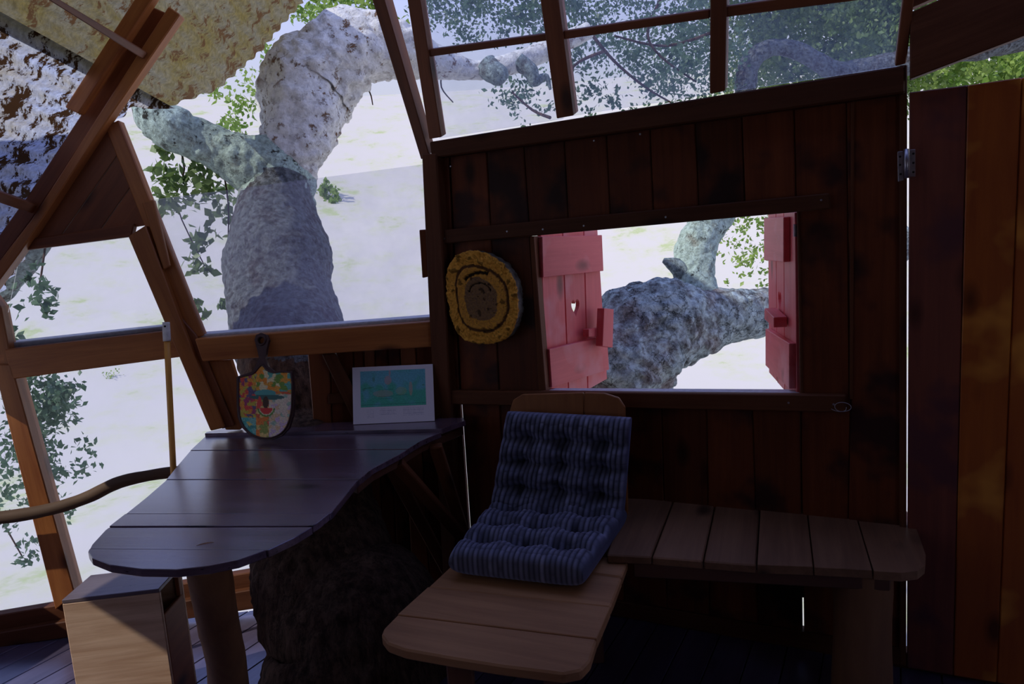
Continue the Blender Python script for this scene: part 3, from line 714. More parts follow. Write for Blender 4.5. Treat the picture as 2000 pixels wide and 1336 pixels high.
# ------------------------------------------------------------------ cork tree slice plaque
def slice_plaque():
    outl = [(905, 492), (930, 490), (958, 500), (985, 520), (1003, 550), (1009, 590), (1006, 630), (995, 655), (975, 668), (940, 672), (905, 664), (886, 640), (876, 600), (870, 560), (874, 520), (888, 500)]
    c = PA.at(940, 585, .07); ex = dA; ez = V((0, 0, 1))
    P = [(PA.at(x, y, .07)-c) for x, y in outl]
    ang = sorted([(math.atan2(p.dot(ez), p.dot(ex)), p.length) for p in P])
    aa = [a_ for a_, _ in ang]; ll = [l for _, l in ang]
    aa = [aa[-1]-2*math.pi]+aa+[aa[0]+2*math.pi]; ll = [ll[-1]]+ll+[ll[0]]
    N = 220; NR = 46; ver = []; col = []; fc = []
    for i in range(NR+1):
        fr = i/NR
        for k_ in range(N):
            a_ = -math.pi+2*math.pi*k_/N; rr = np.interp(a_, aa, ll)
            dr = ex*math.cos(a_)+ez*math.sin(a_)
            nz = noise.noise(V((math.cos(a_)*9, math.sin(a_)*9, 1)))*.5+noise.noise(V((math.cos(a_)*28, math.sin(a_)*28, 5)))*.5
            r_ = fr*rr*(1+.035*nz*fr**3)
            q = V((math.cos(a_)*r_, math.sin(a_)*r_, 0))
            n1 = noise.noise(q*38); n2 = noise.noise(q*120+V((3, 1, 7)))
            ring = fr*1.0 + .05*noise.noise(q*12)
            h = 0
            if ring > .74: h = -.004+.006*n1+.005*n2; cc = (.85+.4*n2, .42+.26*n2, .07+.05*n2)
            elif ring > .68: h = -.006+.004*n1; cc = (.13, .06, .025)
            elif ring > .46: h = .002*n1; cc = (.70+.3*n2, .34+.18*n2, .06)
            else: cc = (.26+.10*n2, .15+.05*n2, .075)
            # crescent crack above the heartwood
            yy = q.y; xx = q.x
            if .032 < math.hypot(xx+.004, yy-.012)-.018 < .037+.002*n1 and yy > .03: cc = (.02, .012, .008); h = -.006
            if abs(math.hypot(xx, yy+.0)-.105) < .006 and 1.2 < a_ < 2.3: cc = (.03, .018, .01); h = -.008
            if n1 > .42 or n2 > .5: cc = tuple(x*.35 for x in cc)
            if fr > .985: h -= .004
            ver.append((c+dr*r_+nA*h)[:]); col.append((*[max(.005, x) for x in cc], 1))
    for i in range(NR):
        for k_ in range(N): fc.append((i*N+k_, (i+1)*N+k_, (i+1)*N+(k_+1) % N, i*N+(k_+1) % N))
    base = len(ver)
    for j in range(1, 7):   # bark side back to the wall
        for k_ in range(N):
            p = V(ver[NR*N+k_]); q = (p-c); bump = .004*noise.noise(q*60+V((0, 0, j)))
            ver.append((p - nA*(.062*j/6) + q.normalized()*(bump-.001*j))[:]); g_ = .16+.12*noise.noise(q*40+V((0, j*.4, 0)))
            col.append((g_*1.05, g_, g_*.85, 1))
    for j in range(6):
        b0 = NR*N if j == 0 else base+(j-1)*N; b1 = base+j*N
        for k_ in range(N): fc.append((b0+k_, b1+k_, b1+(k_+1) % N, b0+(k_+1) % N))
    o = np_mesh('cork_slice', ver, fc, M['corkslice'], cols=col, smooth=True)
    tag(o, 'round rough slice of cork oak hung on the plank wall', 'wood slice')
slice_plaque()

# ------------------------------------------------------------------ table
TZ = .78
out_px = [(404, 850), (372, 880), (348, 908), (322, 940), (285, 972), (245, 1004), (205, 1035), (180, 1062), (172, 1078), (180, 1090), (215, 1104), (275, 1112), (345, 1113), (410, 1106), (465, 1095), (520, 1075), (575, 1049), (620, 1022), (650, 998), (676, 966), (697, 940), (728, 915), (780, 888), (822, 862), (850, 850), (880, 838), (910, 828), (905, 822), (760, 826), (640, 832), (440, 842)]
outl = [onz(x, y, TZ) for x, y in out_px]
tab = empty('live_edge_table', V((onz(430, 1000, TZ).x, onz(430, 1000, TZ).y, 0)), 'dark curvy-edged plank table built around the trunk with a log leg', 'table')
jl = [(857, 846), (881, 878), (937, 936), (1004, 1003), (1029, 1027), (1072, 1076)]
cutl = [(onz(200, a_, TZ), onz(800, b_, TZ)) for a_, b_ in jl]
for i in range(7):
    poly = [p.copy() for p in outl]
    if i > 0:
        a_, b_ = shift_line(*cutl[i-1], -.0022); poly = clip2(poly, a_, b_, -1)
    if i < 6:
        a_, b_ = shift_line(*cutl[i], .0022); poly = clip2(poly, a_, b_, 1)
    if len(poly) < 3: continue
    zz = TZ + (.014 if i == 0 else random.uniform(-.0015, .0015))
    poly = [V((p.x, p.y, zz)) for p in poly]
    cl = [poly[0]]
    for p in poly[1:]:
        if (p-cl[-1]).length > .002: cl.append(p)
    bm = prism_bm(cl, V((0, 0, -.021)), .0015)
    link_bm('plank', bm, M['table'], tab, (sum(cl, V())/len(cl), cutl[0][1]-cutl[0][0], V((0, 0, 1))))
# battens under the top
for (xa, ya, xb, yb) in [(238, 1098, 560, 960), (330, 1000, 640, 1000)]:
    a_, b_ = onz(xa, ya, TZ-.03), onz(xb, yb, TZ-.03)
    beam('batten', V((a_.x, a_.y, TZ-.042)), V((b_.x, b_.y, TZ-.042)), .06, .036, V((0, 0, 1)), M['tableedge'], tab)
le = [onz(x, y, TZ-.018) for x, y in [(697, 944), (728, 919), (780, 892), (822, 866), (850, 854), (880, 842), (905, 831)]]
iw = [p+V((-.035, .035, 0)) for p in le]
link_bm('live_edge', prism_bm([V((p.x, p.y, TZ-.0215)) for p in le+iw[::-1]], V((0, 0, -.035)), .004), M['tableedge'], tab, (le[0], le[-1]-le[0], V((0, 0, 1))))
lt = onz(398, 1135, TZ-.07); lb = onz(452, 1425, 0.0)
lt2 = V((lt.x, lt.y+.03, TZ-.024))
md = lt2.lerp(lb, .5)+V((.02, -.01, 0))
link_bm('log_leg', tube_bm([(*lt2, .052), (*lt2.lerp(md, .5), .055), (*md, .053), (*md.lerp(lb, .5), .06), (*lb, .064)], 24, 8, .12, 6, amp2=.03), M['log'], tab, (lb, V((0, 0, 1)), V((0, -1, 0))), smooth=True)
# side braces to the wall
for a_, b_ in [(PA.at(940, 1090, .03), onz(775, 905, TZ-.04)), (PA.at(905, 1040, .05), onz(850, 870, TZ-.04))]:
    beam('brace', a_, V((b_.x, b_.y, TZ-.04)), .03, .05, V((1, 0, 0)), M['rail'], tab)

# ------------------------------------------------------------------ cork oak growing through the room
def tp_(x, y, Y, rpx):
    p = dep(x, y, Y); return (*p, rpx*(p-CAM).dot(F_)/FPX)
oak = empty('cork_oak', V((*dep(660, 1250, 2.45).xy, 0)), 'huge cork oak whose trunk rises through table and window wall', 'tree')
b0_ = onz(690, 1400, 0); 
trunkP = [(b0_.x-.04, 2.45, -.03, .37), (b0_.x-.03, 2.47, .16, .30), tp_(650, 1190, 2.52, 140), tp_(628, 1090, 2.62, 133), tp_(615, 960, 2.86, 108), tp_(600, 860, 3.16, 88), tp_(587, 780, 3.28, 92), tp_(572, 700, 3.42, 102)]
trunkP2 = trunkP[-2:]+[tp_(560, 630, 3.66, 108), tp_(549, 560, 3.80, 100), tp_(547, 500, 3.9, 104), tp_(540, 440, 3.98, 84), tp_(541, 385, 4.05, 68), tp_(541, 360, 4.08, 66)]
trunkP3 = [tp_(541, 395, 4.05, 69), tp_(540, 335, 4.1, 70), tp_(548, 295, 4.15, 62)]
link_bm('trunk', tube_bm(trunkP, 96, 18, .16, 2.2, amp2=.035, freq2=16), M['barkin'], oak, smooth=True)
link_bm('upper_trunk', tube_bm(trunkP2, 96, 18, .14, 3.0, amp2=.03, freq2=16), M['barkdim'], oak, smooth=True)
link_bm('fork', tube_bm(trunkP3, 72, 14, .16, 4., amp2=.06, freq2=12), M['barkgreen'], oak, smooth=True)
def limb(P, mat, seg=48, amp=.22, a2=.07, ns=14, fr=4., f2=12., nm='limb', root=oak, sd=0.): return link_bm(nm, tube_bm([tp_(*p) for p in P], seg, ns, amp, fr, amp2=a2, freq2=f2, seed=sd), mat, root, smooth=True)
limb([(550, 345, 4.1, 56), (565, 295, 4.12, 62), (590, 235, 4.2, 72), (600, 180, 4.3, 84), (640, 130, 4.35, 84), (700, 92, 4.4, 72), (770, 95, 4.45, 55), (820, 110, 4.5, 44), (880, 128, 4.55, 28), (930, 138, 4.6, 20), (985, 128, 4.6, 22), (1060, 100, 4.7, 20), (1150, 60, 4.8, 16)], M['barklight'], 72, .25, .10)
limb([(570, 270, 4.2, 58), (568, 190, 4.28, 58), (580, 125, 4.35, 54), (590, 88, 4.4, 40), (596, 66, 4.4, 16)], M['barklight'], 60, .25, .10, sd=2.)
limb([(565, 340, 4.08, 54), (500, 326, 4.02, 54), (440, 302, 3.98, 45), (385, 274, 3.95, 41), (335, 248, 3.92, 42), (296, 216, 3.9, 34), (268, 194, 3.88, 18)], M['barkgreen'], 48, .25, .10)
limb([(950, 130, 4.6, 24), (975, 150, 4.55, 20), (985, 160, 4.55, 12)], M['bark'], 24, .3, .1, sd=3.)
limb([(1010, 120, 4.6, 17), (1035, 140, 4.6, 14), (1045, 160, 4.6, 10), (1066, 150, 4.6, 6), (1075, 175, 4.6, 3)], M['bark'], 20, .3, .1, sd=4.)
# limb that comes round the left corner
limb([(-160, 480, 4.3, 60), (-60, 545, 4.2, 55), (10, 520, 4.15, 42), (70, 440, 4.1, 36), (100, 340, 4.1, 36)], M['bark'], 48, .22, .06, sd=5.)
# second oak outside the shutter window
oak2 = empty('cork_oak', V((*dep(1200, 700, 4.1).xy, -2.6)), 'massive grey cork oak limb filling the small shutter window', 'tree')
bp_ = dep(1150, 760, 4.2)
limb([(1150, 980, 4.2, 130), (1160, 830, 4.15, 125), (1205, 720, 4.1, 118), (1262, 655, 4.1, 104), (1330, 635, 4.15, 80), (1400, 625, 4.2, 56), (1460, 612, 4.3, 47), (1530, 600, 4.4, 46), (1640, 560, 4.6, 42), (1760, 470, 4.8, 38)], M['barkbig'], 110, .24, .075, ns=22, root=oak2, sd=6.)
gx = tp_(1150, 980, 4.2, 130)
link_bm('trunk', tube_bm([(gx[0]-.1, gx[1]+.1, -2.7, .55), (gx[0]-.05, gx[1]+.05, -1.6, .45), gx], 48, 10, .2, 2, amp2=.04), M['barkbig'], oak2, smooth=True)
limb([(1385, 600, 4.25, 34), (1358, 555, 4.3, 36), (1355, 505, 4.35, 38), (1372, 455, 4.4, 36), (1405, 405, 4.5, 34), (1440, 340, 4.6, 30), (1470, 240, 4.8, 30)], M['barkgreen'], 48, .3, .10, root=oak2, sd=7.)
limb([(1345, 540, 4.32, 24), (1320, 520, 4.3, 16), (1296, 508, 4.3, 5)], M['bark'], 24, .3, .15, root=oak2, sd=8.)
# arching limb behind the right-hand pane
oak3 = empty('cork_oak', V((*dep(1480, 200, 7.).xy, -2.6)), 'brown arching oak behind the right pane of the top window', 'tree')
limb([(1452, 320, 7.0, 20), (1455, 200, 7.0, 19), (1462, 130, 7.0, 18), (1500, 95, 7.0, 17), (1560, 100, 7.0, 16), (1640, 140, 7., 18), (1740, 130, 7.0, 26), (1850, 95, 7., 30), (2050, 60, 7., 30)], M['barkdim'], 32, .25, .08, root=oak3, sd=9.)

# ------------------------------------------------------------------ foliage
def leaves(name, cl, mat, root, size=.028, kind='stuff'):
    """cl: list of (centre, radius, count); every leaf is a bent four-point blade"""
    VS = []; 
    for c, r_, n_ in cl:
        n_ = int(n_)
        sub = max(1, n_//(26 if n_ > 130 else 5))
        sc_ = rng.normal(size=(sub, 3))*r_*.48
        pos = sc_[rng.integers(0, sub, n_)] + rng.normal(size=(n_, 3))*min(r_*.2, .075) + np.array(c)
        d = rng.normal(size=(n_, 3)); d[:, 2] -= .3; d /= np.linalg.norm(d, axis=1)[:, None]
        s = np.cross(d, rng.normal(size=(n_, 3))); s /= np.linalg.norm(s, axis=1)[:, None]
        nn = np.cross(d, s); L_ = size*rng.uniform(.65, 1.35, n_)[:, None]
        p0 = pos - d*L_; p2 = pos + d*L_; p1 = pos + s*L_*.6 + nn*L_*.15; p3 = pos - s*L_*.6 + nn*L_*.15
        VS.append(np.stack([p0, p1, p2, p3], 1).reshape(-1, 3))
    ver = np.concatenate(VS); fc = np.arange(len(ver)).reshape(-1, 4)
    tri_ = np.concatenate([fc[:, [0, 1, 2]], fc[:, [0, 2, 3]]])
    o = np_mesh(name, ver, tri_, mat, root); o['kind'] = 'stuff'; return o
def twigs(cl, root, mat, r=.006):
    bm = bmesh.new()
    for P in cl: merge(bm, tube_bm([(*dep(x, y, Y), r*(1-.6*i/len(P))) for i, (x, y, Y) in enumerate(P)], 6, 4))
    o = link_bm('twigs', bm, mat, root, smooth=True); o['kind'] = 'stuff'; return o
def pl_(x, y, Y, rpx, n_): 
    p = dep(x, y, Y); return (p[:], rpx*Y/FPX, n_)
# sprays of the big oak seen through the left windows
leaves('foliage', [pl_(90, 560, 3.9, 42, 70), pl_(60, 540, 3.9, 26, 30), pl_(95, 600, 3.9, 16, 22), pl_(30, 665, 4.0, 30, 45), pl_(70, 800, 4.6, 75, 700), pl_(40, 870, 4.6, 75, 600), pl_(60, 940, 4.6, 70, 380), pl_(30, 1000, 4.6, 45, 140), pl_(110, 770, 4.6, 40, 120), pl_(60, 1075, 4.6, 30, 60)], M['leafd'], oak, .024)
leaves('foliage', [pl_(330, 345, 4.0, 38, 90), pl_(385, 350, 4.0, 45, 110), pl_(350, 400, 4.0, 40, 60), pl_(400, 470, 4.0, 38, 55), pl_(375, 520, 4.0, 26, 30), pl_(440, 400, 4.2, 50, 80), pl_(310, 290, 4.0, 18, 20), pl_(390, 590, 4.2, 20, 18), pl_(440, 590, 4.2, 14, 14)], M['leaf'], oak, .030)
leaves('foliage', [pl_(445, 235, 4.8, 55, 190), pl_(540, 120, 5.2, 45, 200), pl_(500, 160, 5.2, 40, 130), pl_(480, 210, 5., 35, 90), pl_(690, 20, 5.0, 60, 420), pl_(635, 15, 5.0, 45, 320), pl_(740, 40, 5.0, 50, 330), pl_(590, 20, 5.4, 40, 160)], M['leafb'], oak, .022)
twigs([[(90, 470, 4.1), (80, 540, 3.95), (72, 580, 3.9), (82, 600, 3.9)], [(340, 250, 3.95), (360, 330, 4.0), (345, 400, 4.), (400, 520, 4.)], [(430, 300, 4.0), (446, 400, 4.1), (444, 500, 4.1)], [(700, 150, 4.5), (722, 180, 4.5), (728, 205, 4.5)], [(865, 130, 4.6), (862, 170, 4.6), (885, 200, 4.6)], [(0, 1010, 4.6), (45, 1090, 4.6)]], oak, M['barkin'])
# crown seen through the top window
Cc = []
random.seed(3)
for i in range(52):
    x = random.uniform(1100, 1430); y = random.uniform(-260, 130); Cc.append(pl_(x, y, random.uniform(5.2, 8), random.uniform(45, 85), 340))
for i in range(30):
    x = random.uniform(830, 1100); y = random.uniform(-220, 50); Cc.append(pl_(x, y, random.uniform(5.2, 7), random.uniform(40, 70), 300))
for x, y, r_, n_ in [(1010, 170, 38, 110), (1030, 205, 30, 80), (985, 190, 26, 60), (1080, 205, 22, 40), (1150, 200, 35, 90), (1250, 150, 60, 200), (1330, 150, 50, 230), (1370, 90, 60, 260), (1180, 120, 50, 140), (1290, 190, 50, 140), (1125, 130, 25, 50)]: Cc.append(pl_(x, y, 5.6, r_, n_))
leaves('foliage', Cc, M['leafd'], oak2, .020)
twigs([[(1150, 60, 4.8), (1200, 120, 5.2), (1260, 170, 5.5), (1310, 200, 5.6)], [(1180, 100, 5.2), (1120, 130, 5.3), (1118, 190, 5.3)], [(1300, -20, 5.5), (1265, 60, 5.5), (1290, 110, 5.5), (1360, 160, 5.6)], [(1075, 230, 5.2), (1040, 215, 5.3), (1000, 180, 5.4)], [(1400, 60, 5.5), (1300, 90, 5.5), (1200, 70, 5.5)]], oak2, M['barkin'], .012)
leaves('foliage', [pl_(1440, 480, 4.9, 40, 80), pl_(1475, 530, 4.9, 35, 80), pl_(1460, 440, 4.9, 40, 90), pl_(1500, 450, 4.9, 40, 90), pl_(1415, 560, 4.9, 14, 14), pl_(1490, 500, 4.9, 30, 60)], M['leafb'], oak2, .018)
C3 = []
for i in range(80):
    x = random.uniform(1420, 1800); y = random.uniform(-200, 190); C3.append(pl_(x, y, random.uniform(7.4, 10), random.uniform(50, 80), 700))
leaves('foliage', C3, M['leaf'], oak3, .027)
C4 = [pl_(random.uniform(1760, 2060), random.uniform(60, 200), random.uniform(7.4, 9), 60, 420) for i in range(20)]
leaves('foliage', C4, M['leafb'], oak3, .035)
# low bushes on the slope
for i, (x, y, Y, r_, n_, lab) in enumerate([(640, 400, 30, 34, 500, 'faint olive bush on the pale slope right of the trunk'), (222, 745, 9, 16, 120, 'small yellow-green tuft below the left sill rail')]):
    gp_ = dep(x, y, 8)
    for st in range(400):
        if gp_.z <= hill(gp_.x, gp_.y): break
        gp_ = CAM + (gp_-CAM)*1.02
    gp_ = gp_ + V((0, 0, r_*.5*gp_.y/FPX))
    o = leaves('bush', [(gp_[:], r_*gp_.y/FPX, n_)], M['leafb'], None, .03 if Y < 20 else .12)
    del o['kind']; tag(o, lab, 'bush')

# ------------------------------------------------------------------ benches
BZ = .50
lb_ = empty('long_bench', V((*onz(1500, 1040, BZ).xy, 0)), 'long dark plank bench along the wall with rounded end and log leg', 'bench')
bo = [(1222, 972), (1314, 976), (1398, 979), (1484, 981), (1572, 984), (1670, 988), (1766, 991), (1782, 1010), (1797, 1050), (1808, 1082), (1806, 1102), (1792, 1113), (1760, 1117), (1700, 1113), (1585, 1107), (1478, 1103), (1375, 1095), (1272, 1087), (1185, 1083)]
outb = [onz(x, y, BZ) for x, y in bo]
bj = [((1314.5, 978.8), (1272.5, 1087.3)), ((1398, 979), (1373, 1095)), ((1485, 983), (1478, 1100)), ((1575, 985), (1589, 1107)), ((1668, 991), (1704.8, 1112.8))]
cb = [(onz(*a_, BZ), onz(*b_, BZ)) for a_, b_ in bj]
for i in range(6):
    poly = [p.copy() for p in outb]
    if i > 0: poly = clip2(poly, *shift_line(*cb[i-1], .0022), 1)
    if i < 5: poly = clip2(poly, *shift_line(*cb[i], -.0022), -1)
    zz = BZ + random.uniform(-.002, .002); poly = [V((p.x, p.y, zz)) for p in poly]; cl = [poly[0]]
    for p in poly[1:]:
        if (p-cl[-1]).length > .002: cl.append(p)
    link_bm('plank', prism_bm(cl, V((0, 0, -.028)), .004), M['bench'], lb_, (sum(cl, V())/len(cl), cb[2][1]-cb[2][0], V((0, 0, 1))))
for (xa, ya, xb, yb) in [(1240, 1112, 1745, 1138), (1245, 990, 1755, 1004)]:
    a_, b_ = onz(xa, ya, BZ-.05), onz(xb, yb, BZ-.05)
    beam('bench_rail', V((a_.x, a_.y+.02, BZ-.055)), V((b_.x, b_.y+.02, BZ-.055)), .03, .05, V((0, 0, 1)), M['tableedge'], lb_)
lg = onz(1708, 1150, BZ-.08); lgb = onz(1712, 1560, 0)
c_ = V((lg.x, lg.y+.07, 0)); rr = 52*2.2/FPX
link_bm('log_leg', tube_bm([(c_.x+.0, c_.y, BZ-.029, rr), (c_.x, c_.y, .3, rr*1.02), (c_.x-.005, c_.y, .0, rr*1.06)], 28, 8, .08, 5, amp2=.015), M['log'], lb_, (c_, V((0, 0, 1)), V((0, -1, 0))), smooth=True)
# low seat with backrest
SZ = .468
ls = empty('low_seat', V((*onz(1000, 1150, SZ).xy, 0)), 'low wooden lounging seat with rounded front and board backrest', 'seat')
so_ = [(985, 1004), (1200, 1016), (1180, 1087), (1226, 1096), (1198, 1170), (1166, 1245), (1152, 1290), (1135, 1308), (1100, 1315), (980, 1300), (880, 1284), (790, 1268), (757, 1256), (745, 1240), (750, 1226), (776, 1200), (836, 1146), (880, 1105)]
outs = [onz(x, y, SZ) for x, y in so_]
sj = [((900, 1085), (1240, 1131)), ((836, 1146), (1185.5, 1184.6)), ((776, 1200), (1164, 1247))]
cs = [(onz(*a_, SZ), onz(*b_, SZ)) for a_, b_ in sj]
cs.insert(0, (cs[0][0]+(cs[0][0]-cs[1][0]), cs[0][1]+(cs[0][1]-cs[1][1])))
for i in range(5):
    poly = [p.copy() for p in outs]
    if i > 0: poly = clip2(poly, *shift_line(*cs[i-1], -.0012), -1)
    if i < 4: poly = clip2(poly, *shift_line(*cs[i], .0012), 1)
    if len(poly) < 3: continue
    zz = SZ + random.uniform(-.001, .001); cl = []
    for p in poly:
        q = V((p.x, p.y, zz))
        if not cl or (q-cl[-1]).length > .002: cl.append(q)
    link_bm('plank', prism_bm(cl, V((0, 0, -.03)), .005), M['seat'], ls, (sum(cl, V())/len(cl), cs[1][1]-cs[1][0], V((0, 0, 1))))
for x, y in [(890, 1300), (1090, 1325)]:
    q = onz(x, y, SZ-.03); q = V((q.x, q.y+.10, 0)); 
    beam('leg', V((q.x, q.y, 0)), V((q.x, q.y, SZ-.03)), .07, .05, V((0, 1, 0)), M['tableedge'], ls)
for x, y in [(990, 1060), (1150, 1062)]:
    q = onz(x, y, SZ-.03); beam('leg', V((q.x, q.y, 0)), V((q.x, q.y, SZ-.03)), .06, .05, V((0, 1, 0)), M['tableedge'], ls)
a_, b_ = onz(985, 1006, SZ), onz(1222, 1022, SZ)
nn = (b_-a_).cross(V((0, 0, 1))).normalized()
if nn.dot(CAM-a_) < 0: nn = -nn
PK = Plane(a_, (nn+V((0, 0, .10))).normalized())
bk = [(988, 990), (993, 900), (996, 800), (1002, 781), (1020, 770), (1100, 766), (1180, 768), (1208, 777), (1220, 795), (1224, 900), (1226, 1010)]
for (xa, xb) in [((0, 0), 1139), (1141, 9999)]:
    xa = xa if isinstance(xa, (int, float)) else 0
    poly = [(x, y) for x, y in bk if xa <= x <= xb]
    poly = poly + [(1139, 1003), ] if xb == 1139 else poly
    if xb == 1139: poly = [(988, 990), (993, 900), (996, 800), (1002, 781), (1020, 770), (1139, 767), (1139, 1003)]
    else: poly = [(1141, 767), (1180, 768), (1208, 777), (1220, 795), (1224, 900), (1226, 1010), (1141, 1003)]
    board('backrest_board', PK, poly, .018, M['backrest'], ls, bev=.003, axis=V((0, 0, 1)))

# ------------------------------------------------------------------ navy corduroy cushion
M['cord'] = None
mcd, t, out = newmat('navy_corduroy'); L = t.links.new
b = nd(t, 'ShaderNodeBsdfPrincipled', Roughness=0.85); b.inputs['Sheen Weight'].default_value = .5; b.inputs['Sheen Roughness'].default_value = .5; b.inputs['Sheen Tint'].default_value = (.45, .5, .9, 1)
at = nd(t, 'ShaderNodeAttribute', attribute_name='Col'); L(at.outputs['Color'], b.inputs['Base Color']); tc_ = nd(t, 'ShaderNodeTexCoord')
n1 = nd(t, 'ShaderNodeTexNoise', Scale=420.0, Detail=3.0); L(tc_.outputs['Object'], n1.inputs['Vector']); bp = nd(t, 'ShaderNodeBump', Strength=.5, Distance=.002); L(n1.outputs[0], bp.inputs['Height']); L(bp.outputs[0], b.inputs['Normal'])
L(b.outputs[0], out.inputs[0]); M['cord'] = mcd
def pad(name, c00, c10, c11, c01, n, T, cords, tufts, parent, seed, bulge=1.0):
    T = T*1.1
    """c00 front-left, c10 front-right, c11 back-right, c01 back-left of the lower face; n the thickness direction; cords run front to back"""
    nu, nv = cords*9, 150
    us = np.linspace(0, 1, nu+1); vs = np.linspace(0, 1, nv+1)
    us = .5-.5*np.cos(np.pi*us)*.55-.5*(1-2*us)*.45; vs = .5-.5*np.cos(np.pi*vs)*.55-.5*(1-2*vs)*.45
    c00, c10, c11, c01 = [np.array(q[:]) for q in (c00, c10, c11, c01)]; n = np.array(n[:])
    W_ = np.linalg.norm(c10-c00); H_ = np.linalg.norm(c01-c00)
    ver = []; col = []; idx = {}
    for side in (1, -1):
        for i, u in enumerate(us):
            for j, v in enumerate(vs):
                base = (c00*(1-u)+c10*u)*(1-v)+(c01*(1-u)+c11*u)*v
                eu_ = max(0, 1-(abs(2*u-1))**9); ev_ = max(0, 1-(abs(2*v-1))**9)
                prof = (eu_*ev_)**.30
                # push the rim out a little like a stuffed edge
                tuft = 0
                for (tu, tv) in tufts:
                    dd = ((u-tu)*W_)**2+((v-tv)*H_)**2; tuft += math.exp(-dd/(2*.026**2))
                row = 0
                for tv in sorted(set(q[1] for q in tufts)): row += math.exp(-((v-tv)*H_)**2/(2*.012**2))
                cw = abs(math.sin(math.pi*u*cords))**.55
                seg = abs(math.sin(math.pi*(v*H_/.030+.5*noise.noise(V((math.floor(u*cords)*1.7, seed, 0))))))**.25
                cordh = .0075*cw*(.35+.65*seg)
                soft = 1+.10*noise.noise(V((u*4, v*4, seed)))
                hgt = prof*(T*.5*soft*bulge + (cordh if side == 1 else cordh*.5)) - (prof*T*(.52*min(1, tuft)+.22*min(1, row)) if side == 1 else 0)
                if side == -1: hgt = prof*T*.5+cordh*.3*prof
                q = base + n*(T*.5+side*hgt)
                if prof < .9: q = q + n*0 
                ver.append(q); k_ = (.12+.88*cw*cw*(.35+.65*seg)); shade_tone = .80+.75*noise.noise(V((math.floor(u*cords)*.7, v*11, seed*3)))-.35*min(1, tuft)  # groove and tuft shade put into the colour, over random cord tone
                w_ = .12*max(0, noise.noise(V((math.floor(u*cords)*.31, math.floor(v*H_/.03), seed)))-.1)
                col.append(((.20+w_)*k_*shade_tone, (.215+w_)*k_*shade_tone, (.37+w_*1.2)*k_*shade_tone, 1))
    N1 = (nu+1)*(nv+1); fc = []
    for i in range(nu):
        for j in range(nv):
            a_ = i*(nv+1)+j; fc.append((a_, a_+nv+1, a_+nv+2, a_+1)); a_ += N1; fc.append((a_, a_+1, a_+nv+2, a_+nv+1))
    return np_mesh(name, ver, fc, M['cord'], parent, cols=col, smooth=True)
q0, q1, q2, q3 = onz(878, 1128, SZ+.006), onz(1140, 1158, SZ+.006), onz(1226, 1030, SZ+.006), onz(968, 1012, SZ+.006)
cu = empty('seat_cushion', (q0+q1+q2+q3)/4, 'navy corduroy tufted cushion folded over the low seat and backrest', 'cushion')
pad('seat_pad', q0, q1, q2, q3, V((0, 0, 1)), .085, 26, [(a_, b_) for a_ in (.2, .5, .8) for b_ in (.25, .52, .8)], cu, 1.0)
bq = [PK.at(968, 985, .035), PK.at(1222, 1012, .035), PK.at(1238, 812, .01), PK.at(1000, 800, .01)]
pad('back_pad', bq[0], bq[1], bq[2], bq[3], PK.n, .08, 26, [(a_, b_) for a_ in (.2, .5, .8) for b_ in (.24, .5, .74)], cu, 2.0)

# ------------------------------------------------------------------ wooden box stool
XZ = .45
t0, t1, t2, t3 = onz(120, 1172, XZ), onz(310, 1150, XZ), onz(345, 1112, XZ), onz(200, 1095, XZ)
t3 = t0 + (t2-t1)*1.25; t2 = t1 + (t2-t1)*1.25
bx = empty('wooden_box', V((*((t0+t2)/2).xy, 0)), 'pale pine box stool on the floor left of the table leg', 'box')
up_ = V((0, 0, 1)); fl = lambda p: V((p.x, p.y, .002))
n_f = (t1-t0).cross(up_).normalized(); n_f = n_f if n_f.dot(CAM-t0) > 0 else -n_f
n_s = (t2-t1).cross(up_).normalized(); n_s = n_s if n_s.dot(t1-t0) > 0 else -n_s
def slab(name, p, q, z0, z1, n, th, mat, axis, par):
    pts = [V((p.x, p.y, z0)), V((q.x, q.y, z0)), V((q.x, q.y, z1)), V((p.x, p.y, z1))]
    return link_bm(name, prism_bm(pts, -n*th, .0025), mat, par, (sum(pts, V())/4, axis, n))
slab('front_panel', t0, t1, .002, XZ-.014, n_f, .015, M['box'], t1-t0, bx)
slab('back_panel', t3-n_f*-.016, t2-n_f*-.016, .002, XZ-.014, n_f, .015, M['box'], t1-t0, bx)
slab('side_panel', t0-n_f*.016+n_s*.015, t3+n_f*.016+n_s*.015, .002, XZ-.014, n_s, .015, M['box'], up_, bx)
slab('side_panel', t1-n_f*.016, t2+n_f*.016, .002, XZ-.10, n_s, .015, M['postd'], t2-t1, bx)
hp2 = t1.lerp(t2, .8)
slab('side_panel', hp2, t2+n_f*.016, XZ-.10, XZ-.014, n_s, .015, M['postd'], t2-t1, bx)
tp4 = [V((p.x, p.y, XZ)) for p in (t0, t1, t2, t3)]
link_bm('top_panel', prism_bm(tp4, V((0, 0, -.014)), .002), M['boxtop'], bx, (tp4[0], tp4[1]-tp4[0], up_))

